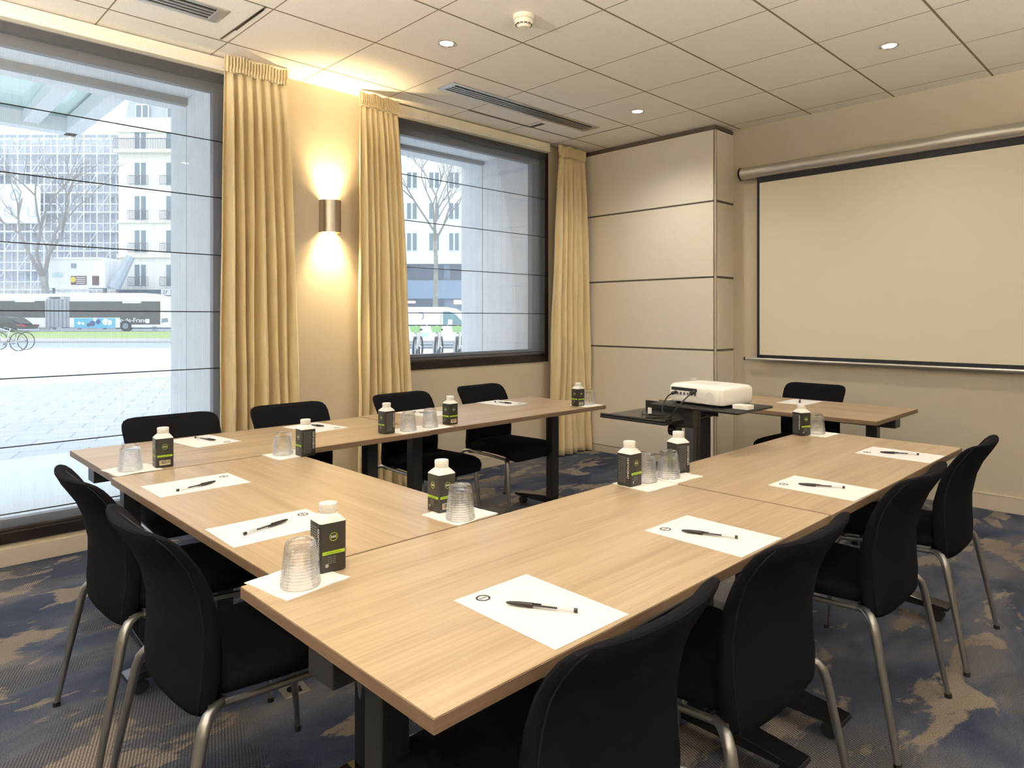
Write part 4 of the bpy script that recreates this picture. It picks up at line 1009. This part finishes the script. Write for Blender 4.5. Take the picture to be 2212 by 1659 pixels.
# white van
DV = 28; t = sthing('delivery_van', 'white delivery van parked beyond the far window', 'van', ru(930, DV), DV, .05)
vx = lambda p: ru(p, DV)-ru(930, DV)
vz = lambda p: rz_(p, DV)-.05
MB().prism([(vx(770),.30),(vx(768),vz(668)),(vx(775),vz(663)),(vx(960),vz(663)),(vx(976),vz(666)),(vx(990),vz(674)),(vx(1004),vz(690)),(vx(1030),vz(704)),(vx(1037),vz(716)),(vx(1038),.30)], 0, 1.8).build('body', M['vanw'], t, bevel=.05)
gl = MB().prism([(vx(957),vz(701)),(vx(957),vz(673)),(vx(972),vz(673)),(vx(985),vz(680)),(vx(997),vz(693)),(vx(997),vz(701))], -.012, .01).build('side_window', M['vang'], t)
MB().box(vx(968), vx(977), -.02, -.01, vz(701), vz(690)).build('sticker', M['poster'], gl)
MB().rings([[(vx(908)+q*math.cos(a), y, vz(683)+q*math.sin(a)*1.15) for y, q in ((0,.15),(-.012,.15),(-.012,.11),(0,.11))] for a in [R(-60+k*12) for k in range(16)]]).build('letter_mark', M['iron'], t)
for p in (822, 1010): MB().tube([(vx(p),-.02,.32),(vx(p),.22,.32)], .32, 26).build('wheel', M['rubber'], t, smooth=True); MB().tube([(vx(p),-.035,.32),(vx(p),-.01,.32)], .18, 20).build('hub', M['alu'], t, smooth=True)
MB().box(vx(952), vx(953), -.006, 0, .4, vz(672)).box(vx(862), vx(863), -.006, 0, .4, vz(672)).build('door_seam', M['iron'], t)
MB().box(vx(910), vx(925), -.012, 0, vz(728), vz(718)).build('badge', mat('pale_blue_mark', (.5,.7,.85), .5), t)
MB().box(vx(845), vx(1000), -.02, 0, vz(747), vz(743)).build('sill_trim', M['iron'], t)
# hire bikes with green baskets seen head-on
DS = 21
def hire(label, u, d, i):
    t = sthing('hire_bike', label, 'bicycle', u, d, .05, 'green hire bikes in a rank')
    r = .33
    w = MB().tube([(.0,-.5+r*math.cos(a),r+r*math.sin(a)) for a in [2*PI*k/28 for k in range(28)]], .03, 7, closed=True).build('wheel', M['rubber'], t, smooth=True)
    MB().tube([(0,.5+r*math.cos(a),r+r*math.sin(a)) for a in [2*PI*k/28 for k in range(28)]], .03, 7, closed=True).build('wheel', M['rubber'], t, smooth=True)
    MB().tube([(-.06,-.5,r),(-.06,-.44,.72),(0,-.40,.78),(0,-.36,1.02)], .028, 8).tube([(.06,-.5,r),(.06,-.44,.72),(0,-.40,.78)], .028, 8).build('fork', M['alu'], t, smooth=True)
    MB().tube([(0,-.38,.80),(0,-.1,.40),(0,.2,.38),(0,.5,r)], .045, 8).tube([(0,.15,.38),(0,.28,.85)], .03, 8).build('frame', M['alu'], t, smooth=True)
    MB().tube([(-.30,-.30,1.03),(-.1,-.36,1.03),(.1,-.36,1.03),(.30,-.30,1.03)], .02, 8).build('handlebar', M['rubber'], t, smooth=True)
    MB().rings([rr(.11,.09,.04,.82), rr(.165,.13,.05,1.01)], M=Matrix.Translation((0,-.52,0))).build('basket', M['scooter'], t, smooth=True)
    MB().box(-.05,.05,-.68,-.62,.72,.78).build('front_lamp', M['poster'], t)
    MB().box(-.08,.08,.16,.40,.86,.92).build('saddle', M['rubber'], t, bevel=.02)
    MB().box(-.16,.02,-.2,-.06,0,.55).build('docking_post', mat('grey_dock_%d' % i, (.45,.5,.55), .5), t)
for i, (p, lab) in enumerate(((903,'green-basket hire bike at the far window, leftmost'), (948,'green-basket hire bike at the far window, middle'), (992,'green-basket hire bike at the far window, half behind the concrete'))): hire(lab, ru(p, DS), DS, i)

# entrance canopy above the pavement
t = thing('entrance_canopy', 'white framed glass canopy hanging over the pavement at upper left', 'canopy', (-1.5, OY, 3.03))
L_ = 3.0
MB().box(-4, L_, 1.72, 1.86, -.03, .14).box(-4, L_, 0, .12, -.03, .14).box(L_-.10, L_+.02, .0, 1.86, -.03, .14).box(L_-.42, L_-.30, .12, 1.72, .0, .10).box(.2, .28, .12, 1.72, .02, .1).build('canopy_frame', M['canopyw'], t, bevel=.006)
MB().box(-4, L_-.10, .12, 1.72, .10, .115).build('canopy_glass', M['canopyglass'], t)
MB().box(.6, 1.35, 1.35, 1.66, -.02, .05).build('canopy_lamp_box', M['concrete'], t, bevel=.004)

# ------------------------------------------------------------------ world, light and view
wd = bpy.data.worlds.new('overcast_sky'); scn.world = wd; wd.use_nodes = True; nt = wd.node_tree
bg = nt.nodes['Background']; tc = nt.nodes.new('ShaderNodeTexCoord'); sp = nt.nodes.new('ShaderNodeSeparateXYZ'); rp = nt.nodes.new('ShaderNodeValToRGB')
nt.links.new(tc.outputs['Generated'], sp.inputs[0]); nt.links.new(sp.outputs[2], rp.inputs[0]); nt.links.new(rp.outputs[0], bg.inputs[0])
rp.color_ramp.elements[0].color = (.90,.95,1,1); rp.color_ramp.elements[1].color = (.74,.86,1,1); bg.inputs[1].default_value = 1.5
scn.view_settings.view_transform = 'Standard'; scn.view_settings.look = 'None'; scn.view_settings.gamma = 1; scn.view_settings.exposure = .64
scn.view_settings.use_curve_mapping = False
scn.cycles.max_bounces = 12; scn.cycles.transparent_max_bounces = 24; scn.cycles.diffuse_bounces = 6; scn.cycles.transmission_bounces = 10
